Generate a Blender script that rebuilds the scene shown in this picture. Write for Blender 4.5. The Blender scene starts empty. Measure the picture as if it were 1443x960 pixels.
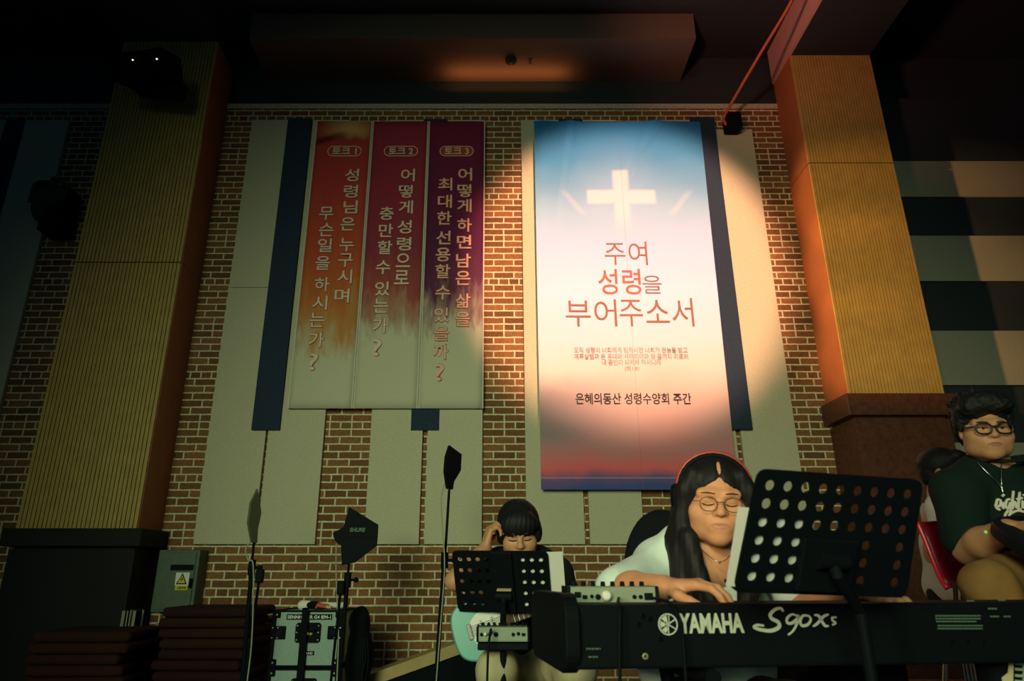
import bpy, bmesh, math, random
import numpy as np
from mathutils import Vector, Matrix, Euler
random.seed(7)
SC = bpy.context.scene
COL = SC.collection
R = math.radians

# ------------------------------------------------------------------ camera
TILT, FPX, PX, PY, EYE = R(19.1), 962.0, 700.0, 480.0, 0.9
cam_d = bpy.data.cameras.new('camera')
cam_d.sensor_width = 36.0
cam_d.lens = FPX / 1443 * 36.0
cam_d.shift_x = (721.5 - PX) / 1443
cam_d.clip_start = 0.05
cam_d.dof.use_dof = True
cam_d.dof.focus_distance = 4.6
cam_d.dof.aperture_fstop = 5.6
cam = bpy.data.objects.new('camera', cam_d)
cam.location = (0, 0, EYE)
cam.rotation_euler = (R(90) + TILT, 0, 0)
COL.objects.link(cam)
SC.camera = cam

# ------------------------------------------------------------------ world, lights, exposure
w = bpy.data.worlds.new('world'); SC.world = w
w.use_nodes = True
w.node_tree.nodes['Background'].inputs[0].default_value = (0.10, 0.30, 0.46, 1)
w.node_tree.nodes['Background'].inputs[1].default_value = 0.09
vs = SC.view_settings
vs.view_transform = 'Standard'; vs.look = 'None'; vs.gamma = 1.0; vs.use_curve_mapping = False
vs.exposure = 0.0

def spot(name, loc, target, color, power, size, blend, radius=0.15):
    d = bpy.data.lights.new(name, 'SPOT')
    d.color = color; d.energy = power; d.spot_size = R(size); d.spot_blend = blend; d.shadow_soft_size = radius
    o = bpy.data.objects.new(name, d)
    o.location = loc
    o.rotation_euler = (Vector(target) - Vector(loc)).to_track_quat('-Z', 'Y').to_euler()
    COL.objects.link(o)
    return o
# dim greenish house flood from the back of the hall, warm stage spot on the sky banner, orange stage spot on the right pillar
spot('house_flood', (-2.4, -6.0, 3.3), (0.55, 6.17, 1.2), (0.82, 1.0, 0.60), 2550, 47, 1.0, 1.8)
spot('banner_spot', (1.5, -2.6, 6.0), (1.30, 6.17, 3.80), (1.0, 0.505, 0.32), 6800, 22.3, 0.45, 0.08)
for zt in (2.85, 3.65, 4.4):
    spot('pillar_spot', (-4.5, 2.5, 3.4), (3.20, 5.73, zt), (1.0, 0.48, 0.17), 3100 if zt < 4 else 2300, 9.0, 1.0, 0.08)
spot('key_spot', (-2.2, -1.9, 1.35), (0.85, 1.9, 1.0), (1.0, 0.74, 0.48), 190, 38, 1.0, 0.12)
spot('face_fill', (-0.9, -1.3, 2.3), (0.55, 1.9, 1.06), (1.0, 0.72, 0.46), 150, 13, 1.0, 0.08)  # added light to brighten the keyboard player's face
spot('beam_fill', (0.6, 3.2, 4.4), (2.7, 4.7, 6.3), (1.0, 0.36, 0.24), 210, 75, 1.0, 0.15)  # added uplight in place of warm bounce on the right beam
sl = bpy.data.lights.new('soffit_fill', 'AREA'); sl.shape = 'RECTANGLE'; sl.size = 1.3; sl.size_y = .03; sl.energy = 1.6; sl.color = (1.0, .34, .10)   # added unseen strip, stands in for warm bounce under the soffit
slo = bpy.data.objects.new('soffit_fill', sl); slo.location = (.12, 6.12, 5.98); slo.rotation_euler = (R(180), 0, 0); COL.objects.link(slo)

# ------------------------------------------------------------------ helpers
CT, ST = math.cos(TILT), math.sin(TILT)
def at(px, py, Y):
    """the point of the depth plane Y that a picture point falls on"""
    u = (px - PX) / FPX; v = (PY - py) / FPX
    dy = CT - v * ST
    return Vector((u / dy * Y, Y, EYE + (ST + v * CT) / dy * Y))

def mat(name, color, rough=0.6, metal=0.0, spec=0.4, noise=0.0, nscale=20.0, bump=0.0, bscale=60.0, sss=0.0, emit=None, estr=0.0, coat=0.0):
    m = bpy.data.materials.new(name); m.use_nodes = True
    nt = m.node_tree; b = nt.nodes['Principled BSDF']
    b.inputs['Base Color'].default_value = (*color, 1)
    b.inputs['Roughness'].default_value = rough
    b.inputs['Metallic'].default_value = metal
    b.inputs['Specular IOR Level'].default_value = spec
    if sss: b.inputs['Subsurface Weight'].default_value = sss; b.inputs['Subsurface Radius'].default_value = (.01, .004, .002)
    if coat: b.inputs['Coat Weight'].default_value = coat
    if emit: b.inputs['Emission Color'].default_value = (*emit, 1); b.inputs['Emission Strength'].default_value = estr
    if noise or bump:
        tc = nt.nodes.new('ShaderNodeTexCoord')
    if noise:
        n = nt.nodes.new('ShaderNodeTexNoise'); n.inputs['Scale'].default_value = nscale; n.inputs['Detail'].default_value = 4
        nt.links.new(tc.outputs['Object'], n.inputs['Vector'])
        r = nt.nodes.new('ShaderNodeValToRGB')
        r.color_ramp.elements[0].position = .3; r.color_ramp.elements[1].position = .7
        r.color_ramp.elements[0].color = (*[c * (1 - noise) for c in color], 1)
        r.color_ramp.elements[1].color = (*[min(1, c * (1 + noise)) for c in color], 1)
        nt.links.new(n.outputs['Fac'], r.inputs['Fac']); nt.links.new(r.outputs['Color'], b.inputs['Base Color'])
    if bump:
        n2 = nt.nodes.new('ShaderNodeTexNoise'); n2.inputs['Scale'].default_value = bscale; n2.inputs['Detail'].default_value = 3
        nt.links.new(tc.outputs['Object'], n2.inputs['Vector'])
        bp = nt.nodes.new('ShaderNodeBump'); bp.inputs['Strength'].default_value = bump; bp.inputs['Distance'].default_value = .01
        nt.links.new(n2.outputs['Fac'], bp.inputs['Height']); nt.links.new(bp.outputs['Normal'], b.inputs['Normal'])
    return m

ORG = {}                      # world origin of each thing, so that parts can be written in world coordinates
def tag(o, label=None, cat=None, group=None, kind=None):
    if label: o['label'] = label
    if cat: o['category'] = cat
    if group: o['group'] = group
    if kind: o['kind'] = kind
    return o
def thing(name, loc, label, cat, group=None):
    o = bpy.data.objects.new(name, None); o.empty_display_size = .1
    COL.objects.link(o); o.location = loc; ORG[o.name] = Vector(loc)
    return tag(o, label, cat, group)

def mkobj(name, V, F, mats, parent=None, smooth=False, midx=None, base=None):
    """one mesh object from world coordinates"""
    V = np.asarray(V, dtype=np.float64)
    if parent is not None: o0 = ORG[parent.name]
    elif base is not None: o0 = Vector(base)
    else: o0 = Vector(((V[:, 0].min() + V[:, 0].max()) / 2, (V[:, 1].min() + V[:, 1].max()) / 2, V[:, 2].min()))
    me = bpy.data.meshes.new(name)
    me.from_pydata((V - np.array(o0)).tolist(), [], F)
    if not isinstance(mats, (list, tuple)): mats = [mats]
    for m in mats: me.materials.append(m)
    if midx is not None: me.polygons.foreach_set('material_index', np.asarray(midx, dtype=np.int32))
    if smooth: me.polygons.foreach_set('use_smooth', [True] * len(me.polygons))
    me.update()
    o = bpy.data.objects.new(name, me); COL.objects.link(o)
    if parent is not None: o.parent = parent
    else: o.location = o0
    ORG[o.name] = Vector(o0)
    return o

def frame(origin, x, n):
    """4x4 with local x along x, local z along n"""
    x = Vector(x).normalized(); n = Vector(n).normalized(); y = n.cross(x).normalized(); x = y.cross(n).normalized()
    M = Matrix((x, y, n)).transposed().to_4x4(); M.translation = Vector(origin)
    return M

class MB:
    """collects shapes into one mesh"""
    def __init__(s): s.V = []; s.F = []; s.mi = []; s.cur = 0
    def raw(s, V, F, M=None):
        o = len(s.V)
        for v in V:
            v = Vector(v); s.V.append(tuple(M @ v) if M is not None else tuple(v))
        for f in F: s.F.append([i + o for i in f]); s.mi.append(s.cur)
        return s
    def box(s, lo, hi, M=None, bev=0.0):
        (a, b, c), (d, e, f) = lo, hi
        if bev <= 0:
            V = [(a, b, c), (d, b, c), (d, e, c), (a, e, c), (a, b, f), (d, b, f), (d, e, f), (a, e, f)]
            return s.raw(V, [(3, 2, 1, 0), (4, 5, 6, 7), (0, 1, 5, 4), (1, 2, 6, 5), (2, 3, 7, 6), (3, 0, 4, 7)], M)
        bm = bmesh.new(); bmesh.ops.create_cube(bm, size=1)
        for v in bm.verts: v.co = Vector(((a + d) / 2 + v.co.x * (d - a), (b + e) / 2 + v.co.y * (e - b), (c + f) / 2 + v.co.z * (f - c)))
        bmesh.ops.bevel(bm, geom=bm.edges[:], offset=bev, segments=2, affect='EDGES', profile=.5)
        bm.verts.index_update()
        s.raw([v.co.copy() for v in bm.verts], [[v.index for v in f.verts] for f in bm.faces], M); bm.free(); return s
    def cbox(s, c, size, M=None, bev=0.0):
        return s.box([c[i] - size[i] / 2 for i in range(3)], [c[i] + size[i] / 2 for i in range(3)], M, bev)
    def tube(s, pts, r, n=10, caps=True, closed=False):
        pts = [Vector(p) for p in pts]; k = len(pts)
        rr = r if isinstance(r, (list, tuple)) else [r] * k
        V = []; F = []
        t0 = (pts[1] - pts[0]).normalized()
        up = Vector((0, 0, 1)) if abs(t0.z) < .9 else Vector((1, 0, 0))
        nx = t0.cross(up).normalized()
        for i, p in enumerate(pts):
            if closed: t = (pts[(i + 1) % k] - pts[i - 1]).normalized()
            else: t = (pts[min(i + 1, k - 1)] - pts[max(i - 1, 0)]).normalized()
            nx = (nx - t * nx.dot(t)).normalized(); ny = t.cross(nx)
            for j in range(n):
                a = 2 * math.pi * j / n
                V.append(p + (nx * math.cos(a) + ny * math.sin(a)) * rr[i])
        for i in range(k if closed else k - 1):
            i2 = (i + 1) % k
            for j in range(n):
                F.append((i * n + j, i * n + (j + 1) % n, i2 * n + (j + 1) % n, i2 * n + j))
        if caps and not closed:
            F.append(tuple(reversed(range(n)))); F.append(tuple(range((k - 1) * n, k * n)))
        return s.raw(V, F)
    def cyl(s, a, b, r, n=16, r2=None): return s.tube([a, b], [r, r if r2 is None else r2], n)
    def lathe(s, prof, M=None, n=24):
        """profile of (radius, height) around local z"""
        V = []; F = []
        for (r, h) in prof:
            for j in range(n):
                a = 2 * math.pi * j / n; V.append((r * math.cos(a), r * math.sin(a), h))
        for i in range(len(prof) - 1):
            for j in range(n): F.append((i * n + j, i * n + (j + 1) % n, (i + 1) * n + (j + 1) % n, (i + 1) * n + j))
        F.append(tuple(reversed(range(n)))); F.append(tuple(range((len(prof) - 1) * n, len(prof) * n)))
        return s.raw(V, F, M)
    def ball(s, c, r, n=14):
        c = Vector(c); rr = r if isinstance(r, (tuple, list)) else (r, r, r)
        V = []; F = []; m = n // 2
        for i in range(m + 1):
            t = math.pi * (i + .02) / (m + .04)
            for j in range(n):
                a = 2 * math.pi * j / n
                V.append(c + Vector((rr[0] * math.sin(t) * math.cos(a), rr[1] * math.sin(t) * math.sin(a), rr[2] * math.cos(t))))
        for i in range(m):
            for j in range(n): F.append((i * n + j, (i + 1) * n + j, (i + 1) * n + (j + 1) % n, i * n + (j + 1) % n))
        F.append(tuple(range(n))); F.append(tuple(reversed(range(m * n, (m + 1) * n))))
        return s.raw(V, F)
    def prism(s, poly, z0, z1, M=None):
        n = len(poly)
        V = [(x, y, z0) for x, y in poly] + [(x, y, z1) for x, y in poly]
        F = [tuple(reversed(range(n))), tuple(range(n, 2 * n))] + [(i, (i + 1) % n, (i + 1) % n + n, i + n) for i in range(n)]
        return s.raw(V, F, M)
    def ribbon(s, pts, w, M, z0=0.0, z1=.001):
        """flat brush stroke along 2-D points in the frame M"""
        n = len(pts); L = []; Rr = []
        for i in range(n):
            a = Vector(pts[max(i - 1, 0)]); b = Vector(pts[min(i + 1, n - 1)]); t = (b - a).normalized(); q = Vector((-t.y, t.x))
            ww = w[i] if isinstance(w, (list, tuple)) else w
            p = Vector(pts[i]); L.append(p + q * ww / 2); Rr.append(p - q * ww / 2)
        for i in range(n - 1):
            s.prism([tuple(Rr[i]), tuple(Rr[i + 1]), tuple(L[i + 1]), tuple(L[i])], z0, z1, M)
        return s
    def build(s, name, m, parent=None, smooth=False, base=None):
        return mkobj(name, s.V, s.F, m, parent, smooth, s.mi if isinstance(m, (list, tuple)) else None, base)

def catmull(pts, k=6, closed=False):
    P = [Vector(p) for p in pts]; n = len(P); out = []
    rng = range(n) if closed else range(n - 1)
    for i in rng:
        if closed: a, b, c, d = P[i - 1], P[i], P[(i + 1) % n], P[(i + 2) % n]
        else: a, b, c, d = P[max(i - 1, 0)], P[i], P[i + 1], P[min(i + 2, n - 1)]
        for j in range(k):
            t = j / k
            out.append(.5 * ((2 * b) + (c - a) * t + (2 * a - 5 * b + 4 * c - d) * t * t + (3 * b - a - 3 * c + d) * t ** 3))
    if not closed: out.append(P[-1])
    return out

def _curve_mesh(cu, M):
    o = bpy.data.objects.new('shape', cu); COL.objects.link(o)
    bpy.context.view_layer.update()
    me = bpy.data.meshes.new_from_object(o.evaluated_get(bpy.context.evaluated_depsgraph_get()))
    V = [tuple(M @ v.co) for v in me.vertices] if M is not None else [tuple(v.co) for v in me.vertices]
    F = [list(p.vertices) for p in me.polygons]
    bpy.data.objects.remove(o); bpy.data.curves.remove(cu); bpy.data.meshes.remove(me)
    return V, F
def shape2d(outer, holes, depth, bev=0.0):
    cu = bpy.data.curves.new('shape', 'CURVE'); cu.dimensions = '2D'; cu.fill_mode = 'BOTH'; cu.extrude = max(depth / 2 - bev, 0) * 100; cu.bevel_depth = bev * 100; cu.bevel_resolution = 1
    for loop in [outer] + list(holes):
        sp = cu.splines.new('POLY'); sp.points.add(len(loop) - 1); sp.use_cyclic_u = True
        for p, q in zip(sp.points, loop): p.co = (q[0] * 100, q[1] * 100, 0, 1)
    V, F = _curve_mesh(cu, None)
    return [(x / 100, y / 100, z / 100) for x, y, z in V], F
def glyphs(s, size=1.0, bold=0.0, depth=.0015, align='CENTER'):
    cu = bpy.data.curves.new('text', 'FONT'); cu.body = s; cu.size = size; cu.extrude = depth / 2; cu.offset = bold; cu.align_x = align; cu.resolution_u = 4
    return _curve_mesh(cu, None)
def text_in(mb, s, M, width=None, height=None, bold=0.0, depth=.0015, shear=0.0):
    """text centred on the frame M and fitted to a width and/or height"""
    V, F = glyphs(s, 1.0, bold)
    A = np.array(V); lo = A.min(0); hi = A.max(0)
    A[:, :2] -= ((lo + hi) / 2)[:2]
    A[:, 0] += A[:, 1] * shear
    sx = width / (hi[0] - lo[0]) if width else None
    sy = height / (hi[1] - lo[1]) if height else None
    if sx is None: sx = sy
    if sy is None: sy = sx
    A[:, 0] *= sx; A[:, 1] *= sy; A[:, 2] = np.where(A[:, 2] > 0, depth, 0)
    mb.raw([tuple(a) for a in A], F, M)
def text_words(s, M, build, width=None, height=None, bold=0.0, depth=.0015, gap=.14):
    """fitted text, one mesh per word; build(mb) links each"""
    mb = MB(); text_in(mb, s, Matrix.Identity(4), width, height, bold, depth)
    V = np.array(mb.V); x = np.array([(V[f][:, 0].min(), V[f][:, 0].max()) for f in mb.F]); o = np.argsort(x[:, 0]); em = gap * (V[:, 1].max() - V[:, 1].min())
    cl = np.zeros(len(o), int); c = 0; hi = x[o[0], 1]
    for i in o:
        if x[i, 0] > hi + em: c += 1
        hi = max(hi, x[i, 1]); cl[i] = c
    for k in range(c + 1):
        fs = [mb.F[i] for i in np.where(cl == k)[0]]; used = sorted({v for f in fs for v in f}); mp = {v: i for i, v in enumerate(used)}
        build(MB().raw([tuple(V[v]) for v in used], [[mp[v] for v in f] for f in fs], M))
def rrect(x0, y0, x1, y1, r, n=5):
    out = []
    for cx, cy, a0 in ((x1 - r, y1 - r, 0), (x0 + r, y1 - r, 90), (x0 + r, y0 + r, 180), (x1 - r, y0 + r, 270)):
        for i in range(n + 1):
            a = R(a0 + 90 * i / n); out.append((cx + r * math.cos(a), cy + r * math.sin(a)))
    return out
def circ(cx, cy, r, n=18): return [(cx + r * math.cos(2 * math.pi * i / n), cy + r * math.sin(2 * math.pi * i / n)) for i in range(n)]

# ---- implicit surfaces: smooth blends of ellipsoids and tapered capsules, meshed by surface nets
class SDF:
    def __init__(s, lo, hi, h):
        s.lo = np.array(lo, float); s.h = h
        s.n = np.maximum(4, np.ceil((np.array(hi, float) - s.lo) / h).astype(int) + 1)
        s.f = np.full(s.n, .25, np.float32)
    def sub(s, lo, hi):
        a = np.clip(np.floor((np.array(lo) - s.lo) / s.h).astype(int), 0, s.n)
        b = np.clip(np.ceil((np.array(hi) - s.lo) / s.h).astype(int) + 1, 0, s.n)
        if (b <= a).any(): return None, None
        ax = [s.lo[i] + s.h * np.arange(a[i], b[i]) for i in range(3)]
        return (slice(a[0], b[0]), slice(a[1], b[1]), slice(a[2], b[2])), np.stack(np.meshgrid(*ax, indexing='ij'), -1)
    def comb(s, fn, lo, hi, k, op):
        m = 3 * k + 2 * s.h
        sl, P = s.sub(np.array(lo) - m, np.array(hi) + m)
        if sl is None: return s
        d = fn(P); f = s.f[sl]
        if op == 'u':
            h = np.clip(.5 + .5 * (f - d) / k, 0, 1); s.f[sl] = f * (1 - h) + d * h - k * h * (1 - h)
        else:
            h = np.clip(.5 - .5 * (f + d) / k, 0, 1); s.f[sl] = f * (1 - h) - d * h + k * h * (1 - h)
        return s
    def ell(s, c, r, k=.01, op='u', rot=None):
        c = np.array(c, float); r = np.array(r if hasattr(r, '__len__') else (r, r, r), float)
        Rm = None if rot is None else np.array(Euler([R(a) for a in rot]).to_matrix())
        def fn(P):
            q = P - c
            if Rm is not None: q = q @ Rm
            k0 = np.sqrt(((q / r) ** 2).sum(-1)); k1 = np.sqrt(((q / r ** 2) ** 2).sum(-1)) + 1e-9
            return k0 * (k0 - 1) / k1
        m = r.max(); return s.comb(fn, c - m, c + m, k, op)
    def cone(s, a, b, ra, rb, k=.01, op='u'):
        a = np.array(a, float); b = np.array(b, float); ab = b - a; L = (ab ** 2).sum() + 1e-12
        def fn(P):
            q = P - a; t = np.clip((q @ ab) / L, 0, 1)
            return np.sqrt(((q - t[..., None] * ab) ** 2).sum(-1)) - (ra + (rb - ra) * t)
        m = max(ra, rb); return s.comb(fn, np.minimum(a, b) - m, np.maximum(a, b) + m, k, op)
    def chain(s, pts, rad, k=.01, op='u'):
        for i in range(len(pts) - 1): s.cone(pts[i], pts[i + 1], rad[i], rad[i + 1], k, op)
        return s
    def plane(s, p, n, k=.004):
        """cut away the side that n points to"""
        n = np.array(n, float) / np.linalg.norm(n); p = np.array(p, float)
        _, P = s.sub(s.lo, s.lo + s.h * (s.n - 1)); d = (P - p) @ n
        d = d[:s.n[0], :s.n[1], :s.n[2]]
        s.f = np.maximum(s.f, d).astype(np.float32); return s
    def wrinkle(s, amp, fx, seed=0):
        rs = np.random.RandomState(seed); _, P = s.sub(s.lo, s.lo + s.h * (s.n - 1))
        n = 0
        for i in range(5):
            d = rs.randn(3); d /= np.linalg.norm(d); n = n + np.sin(P @ d * fx * (.6 + .5 * i) + 1.8 * np.sin(P @ rs.randn(3) * fx * .35) + rs.rand() * 6) / (1 + .4 * i)
        s.f += (amp * n / 2).astype(np.float32); return s
    def mesh(s, M=None):
        f = s.f.copy(); f[0] = f[-1] = .1; f[:, 0] = f[:, -1] = .1; f[:, :, 0] = f[:, :, -1] = .1
        nx, ny, nz = f.shape; cs = (nx - 1, ny - 1, nz - 1)
        acc = np.zeros(cs + (3,), np.float32); cnt = np.zeros(cs, np.float32)
        for ax in range(3):
            o1, o2 = [i for i in range(3) if i != ax]
            for d1 in (0, 1):
                for d2 in (0, 1):
                    a = [slice(0, c) for c in cs]; a[o1] = slice(d1, d1 + cs[o1]); a[o2] = slice(d2, d2 + cs[o2])
                    b = list(a); b[ax] = slice(1, 1 + cs[ax])
                    fa = f[tuple(a)]; fb = f[tuple(b)]
                    mk = (fa < 0) != (fb < 0)
                    t = np.where(mk, fa / np.where(mk, fa - fb, 1), 0)
                    acc[..., ax] += t; acc[..., o1] += mk * d1; acc[..., o2] += mk * d2; cnt += mk
        idx = np.argwhere(cnt > 0); ids = np.full(cs, -1, np.int64); ids[tuple(idx.T)] = np.arange(len(idx))
        V = s.lo + s.h * (idx + acc[tuple(idx.T)] / cnt[tuple(idx.T)][:, None])
        F = []
        for ax in range(3):
            o1, o2 = [(1, 2), (2, 0), (0, 1)][ax]
            a = [slice(1, n - 1) for n in f.shape]; a[ax] = slice(0, f.shape[ax] - 1)
            b = list(a); b[ax] = slice(1, f.shape[ax])
            fa = f[tuple(a)] < 0; fb = f[tuple(b)] < 0
            e = np.argwhere(fa != fb)
            if not len(e): continue
            sg = fa[tuple(e.T)]
            c = e.copy(); c[:, o1] += 1; c[:, o2] += 1
            def cell(d1, d2):
                q = c.copy(); q[:, o1] -= 1 - d1; q[:, o2] -= 1 - d2; return ids[tuple(q.T)]
            Q = np.stack([cell(0, 0), cell(1, 0), cell(1, 1), cell(0, 1)], 1)
            Q[~sg] = Q[~sg][:, ::-1]
            F.append(Q)
        F = np.concatenate(F) if F else np.zeros((0, 4), int)
        # one light relaxation step
        A = np.zeros_like(V); C = np.zeros(len(V))
        for i in range(4):
            np.add.at(A, F[:, i], V[F[:, (i + 1) % 4]] + V[F[:, i - 1]]); np.add.at(C, F[:, i], 2)
        V = .5 * V + .5 * A / np.maximum(C, 1)[:, None]
        if M is not None: V = V @ np.array(M.to_3x3()).T + np.array(M.translation)
        return V, F.tolist()
def join(*parts):
    V = []; F = []; o = 0
    for v, f in parts:
        V.append(np.asarray(v, float)); F += [[i + o for i in q] for q in f]; o += len(v)
    return np.concatenate(V), F
# ------------------------------------------------------------------ materials of the setting
def brick_material():
    m = bpy.data.materials.new('brick'); m.use_nodes = True; nt = m.node_tree; L = nt.links; b = nt.nodes['Principled BSDF']
    g = nt.nodes.new('ShaderNodeNewGeometry'); sp = nt.nodes.new('ShaderNodeSeparateXYZ'); L.new(g.outputs['Position'], sp.inputs[0])
    az = nt.nodes.new('ShaderNodeMath'); az.operation = 'ADD'; az.inputs[1].default_value = .2197; L.new(sp.outputs['Z'], az.inputs[0])
    ax = nt.nodes.new('ShaderNodeMath'); ax.operation = 'ADD'; ax.inputs[1].default_value = 20.03; L.new(sp.outputs['X'], ax.inputs[0])
    cb = nt.nodes.new('ShaderNodeCombineXYZ'); L.new(ax.outputs[0], cb.inputs[0]); L.new(az.outputs[0], cb.inputs[1])
    # slightly wavering joints
    nz = nt.nodes.new('ShaderNodeTexNoise'); nz.inputs['Scale'].default_value = 14; L.new(g.outputs['Position'], nz.inputs['Vector'])
    sb = nt.nodes.new('ShaderNodeVectorMath'); sb.operation = 'SUBTRACT'; sb.inputs[1].default_value = (.5, .5, .5); L.new(nz.outputs['Color'], sb.inputs[0])
    sc = nt.nodes.new('ShaderNodeVectorMath'); sc.operation = 'SCALE'; sc.inputs['Scale'].default_value = .007; L.new(sb.outputs[0], sc.inputs[0])
    ad = nt.nodes.new('ShaderNodeVectorMath'); ad.operation = 'ADD'; L.new(cb.outputs[0], ad.inputs[0]); L.new(sc.outputs[0], ad.inputs[1])
    t = nt.nodes.new('ShaderNodeTexBrick'); L.new(ad.outputs[0], t.inputs['Vector'])
    t.offset = .5; t.offset_frequency = 2; t.squash = .5; t.squash_frequency = 7
    t.inputs['Color1'].default_value = (.32, .140, .052, 1); t.inputs['Color2'].default_value = (.155, .070, .030, 1); t.inputs['Mortar'].default_value = (.78, .70, .44, 1)
    t.inputs['Scale'].default_value = 1; t.inputs['Mortar Size'].default_value = .0078; t.inputs['Mortar Smooth'].default_value = .25; t.inputs['Bias'].default_value = -.1
    t.inputs['Brick Width'].default_value = .2; t.inputs['Row Height'].default_value = .0685
    n = nt.nodes.new('ShaderNodeTexNoise'); n.inputs['Scale'].default_value = 40; n.inputs['Detail'].default_value = 6; L.new(g.outputs['Position'], n.inputs['Vector'])
    mx = nt.nodes.new('ShaderNodeMix'); mx.data_type = 'RGBA'; mx.blend_type = 'MULTIPLY'; mx.inputs['Factor'].default_value = .55
    rp = nt.nodes.new('ShaderNodeValToRGB'); rp.color_ramp.elements[0].position = .3; rp.color_ramp.elements[0].color = (.45, .45, .45, 1); rp.color_ramp.elements[1].position = .65
    L.new(n.outputs['Fac'], rp.inputs[0]); L.new(t.outputs['Color'], mx.inputs['A']); L.new(rp.outputs[0], mx.inputs['B']); L.new(mx.outputs['Result'], b.inputs['Base Color'])
    b.inputs['Roughness'].default_value = .85; b.inputs['Specular IOR Level'].default_value = .2
    inv = nt.nodes.new('ShaderNodeMath'); inv.operation = 'SUBTRACT'; inv.inputs[0].default_value = 1; L.new(t.outputs['Fac'], inv.inputs[1])
    bp = nt.nodes.new('ShaderNodeBump'); bp.inputs['Strength'].default_value = .6; bp.inputs['Distance'].default_value = .008; L.new(inv.outputs[0], bp.inputs['Height']); L.new(bp.outputs[0], b.inputs['Normal'])
    return m
M_BRICK = brick_material()
M_BEIGE = mat('beige_felt', (.58, .53, .37), .95, spec=.1, noise=.10, nscale=90, bump=.25, bscale=220)
M_NAVY = mat('navy_felt', (.030, .044, .072), .95, spec=.1, noise=.15, nscale=90, bump=.2, bscale=220)
M_RIB = mat('yellow_wood', (.50, .33, .085), .6, noise=.10, nscale=9)
M_GROOVE = mat('groove', (.09, .05, .015), .8)
M_SIDE = mat('pillar_side', (.40, .14, .055), .65, noise=.08, nscale=6)
M_DWOOD = mat('dark_wood', (.120, .040, .022), .5, noise=.25, nscale=25)
M_DARK = mat('dark_paint', (.034, .044, .052), .8, spec=.2)
M_CEIL = mat('ceiling_board', (.16, .12, .10), .9, spec=.1)
M_BEAM = mat('bounce_lit_beam', (.62, .36, .32), .8, spec=.1)  # pink of the warm bounce is part of this colour
M_LEDGE = mat('ledge_concrete', (.55, .48, .36), .9, noise=.15, nscale=30)
M_FLOOR = mat('stage_floor', (.05, .032, .022), .45, noise=.3, nscale=8)
M_BLACK = mat('black_plastic', (.004, .006, .008), .65, spec=.10)
M_BLACKM = mat('black_metal', (.004, .006, .008), .65, spec=.08)
M_BLACKF = mat('black_fabric', (.006, .008, .010), .95, spec=.1, bump=.2, bscale=300)
M_CHROME = mat('chrome', (.75, .75, .75), .25, metal=1.0)
M_PAPER = mat('paper', (.80, .78, .72), .8)

def structure(name, mb, m, smooth=False):
    return tag(mb.build(name, m, None, smooth), kind='structure')
WY = 6.17
structure('floor', MB().box((-9, -1.5, -.2), (9, 7, 0)), M_FLOOR)
structure('wall_back', MB().box((-8, WY, 0), (8, WY + .25, 5.75)), M_BRICK)
structure('trim_1', MB().box((-8, WY - .015, 5.69), (3.04, WY + .25, 5.75)), M_LEDGE)                 # pale ledge on the brick
structure('trim_2', MB().box((-8, WY + .10, 5.75), (8, WY + .35, 6.7)), M_DARK)                        # dark recess above the ledge
sof = MB(); sof.box((-2.55, 5.62, 6.14), (2.05, WY + .1, 6.46))
structure('trim_3', sof, M_CEIL)                                                                       # dropped soffit over the wall
structure('ceiling', MB().box((-8, 2.0, 6.46), (8, WY + .35, 6.6)), M_DARK)
structure('trim_4', MB().box((3.06, 2.5, 6.02), (3.87, WY, 6.46)), M_DARK)  # right beam, coloured dark for its unlit underside
structure('trim_7', MB().box((3.03, 2.5, 6.02), (3.058, WY, 6.455)), M_BEAM)                              # side face of the right beam, its warm light put into the colour
structure('trim_5', MB().box((-3.92, 2.5, 6.20), (-2.92, WY, 6.46)), M_DARK)                            # left beam
# ceiling board in the bay, seen over the soffit
structure('trim_6', MB().box((-2.3, 3.2, 6.40), (1.95, 5.3, 6.459)), M_CEIL)

# ------------------------------------------------------------------ pillars
def pillar(x0, x1, yf, zb, seam, label, ztop, cz, cornice_over, base_mat):
    t = thing('pillar', ((x0 + x1) / 2, (yf + WY) / 2, 0), label, 'pillar')
    MB().box((x0 + .015, yf + .02, zb), (x1 - .015, WY, ztop)).build('core', M_SIDE, t)
    n = 28; w_ = (x1 - x0) / n; rb = MB()
    for lo, hi in ((zb, seam - .006), (seam + .006, ztop)):
        for i in range(n):
            rb.box((x0 + i * w_ + w_ * .10, yf, lo), (x0 + (i + 1) * w_ - w_ * .10, yf + .022, hi))
    rb.build('ribbed_facing', M_RIB, t)
    MB().box((x0 + .004, yf + .012, zb), (x1 - .004, yf + .021, ztop)).build('facing_board', M_GROOVE, t)
    o = cornice_over
    sd = MB()
    for lo, hi in ((zb, seam - .004), (seam + .004, ztop)):
        sd.box((x0, yf + .022, lo), (x0 + .016, WY, hi)); sd.box((x1 - .016, yf + .022, lo), (x1, WY, hi))
    sd.build('side_panel', M_SIDE, t)
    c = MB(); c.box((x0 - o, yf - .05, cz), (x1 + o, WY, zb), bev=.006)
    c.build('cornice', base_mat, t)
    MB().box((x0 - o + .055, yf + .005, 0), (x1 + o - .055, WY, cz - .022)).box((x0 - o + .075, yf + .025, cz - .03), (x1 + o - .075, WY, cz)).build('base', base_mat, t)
    return t
M_DBASE = mat('shaded_base_wood', (.014, .014, .015), .7, spec=.2)  # near black because the unlit shade is put into the wood colour
pillar(-3.905, -2.92, 5.73, 1.27, 3.65, 'square pillar with yellowish ribbed wood face left of the red banners', 6.2, 1.13, .07, M_DBASE)
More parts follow.
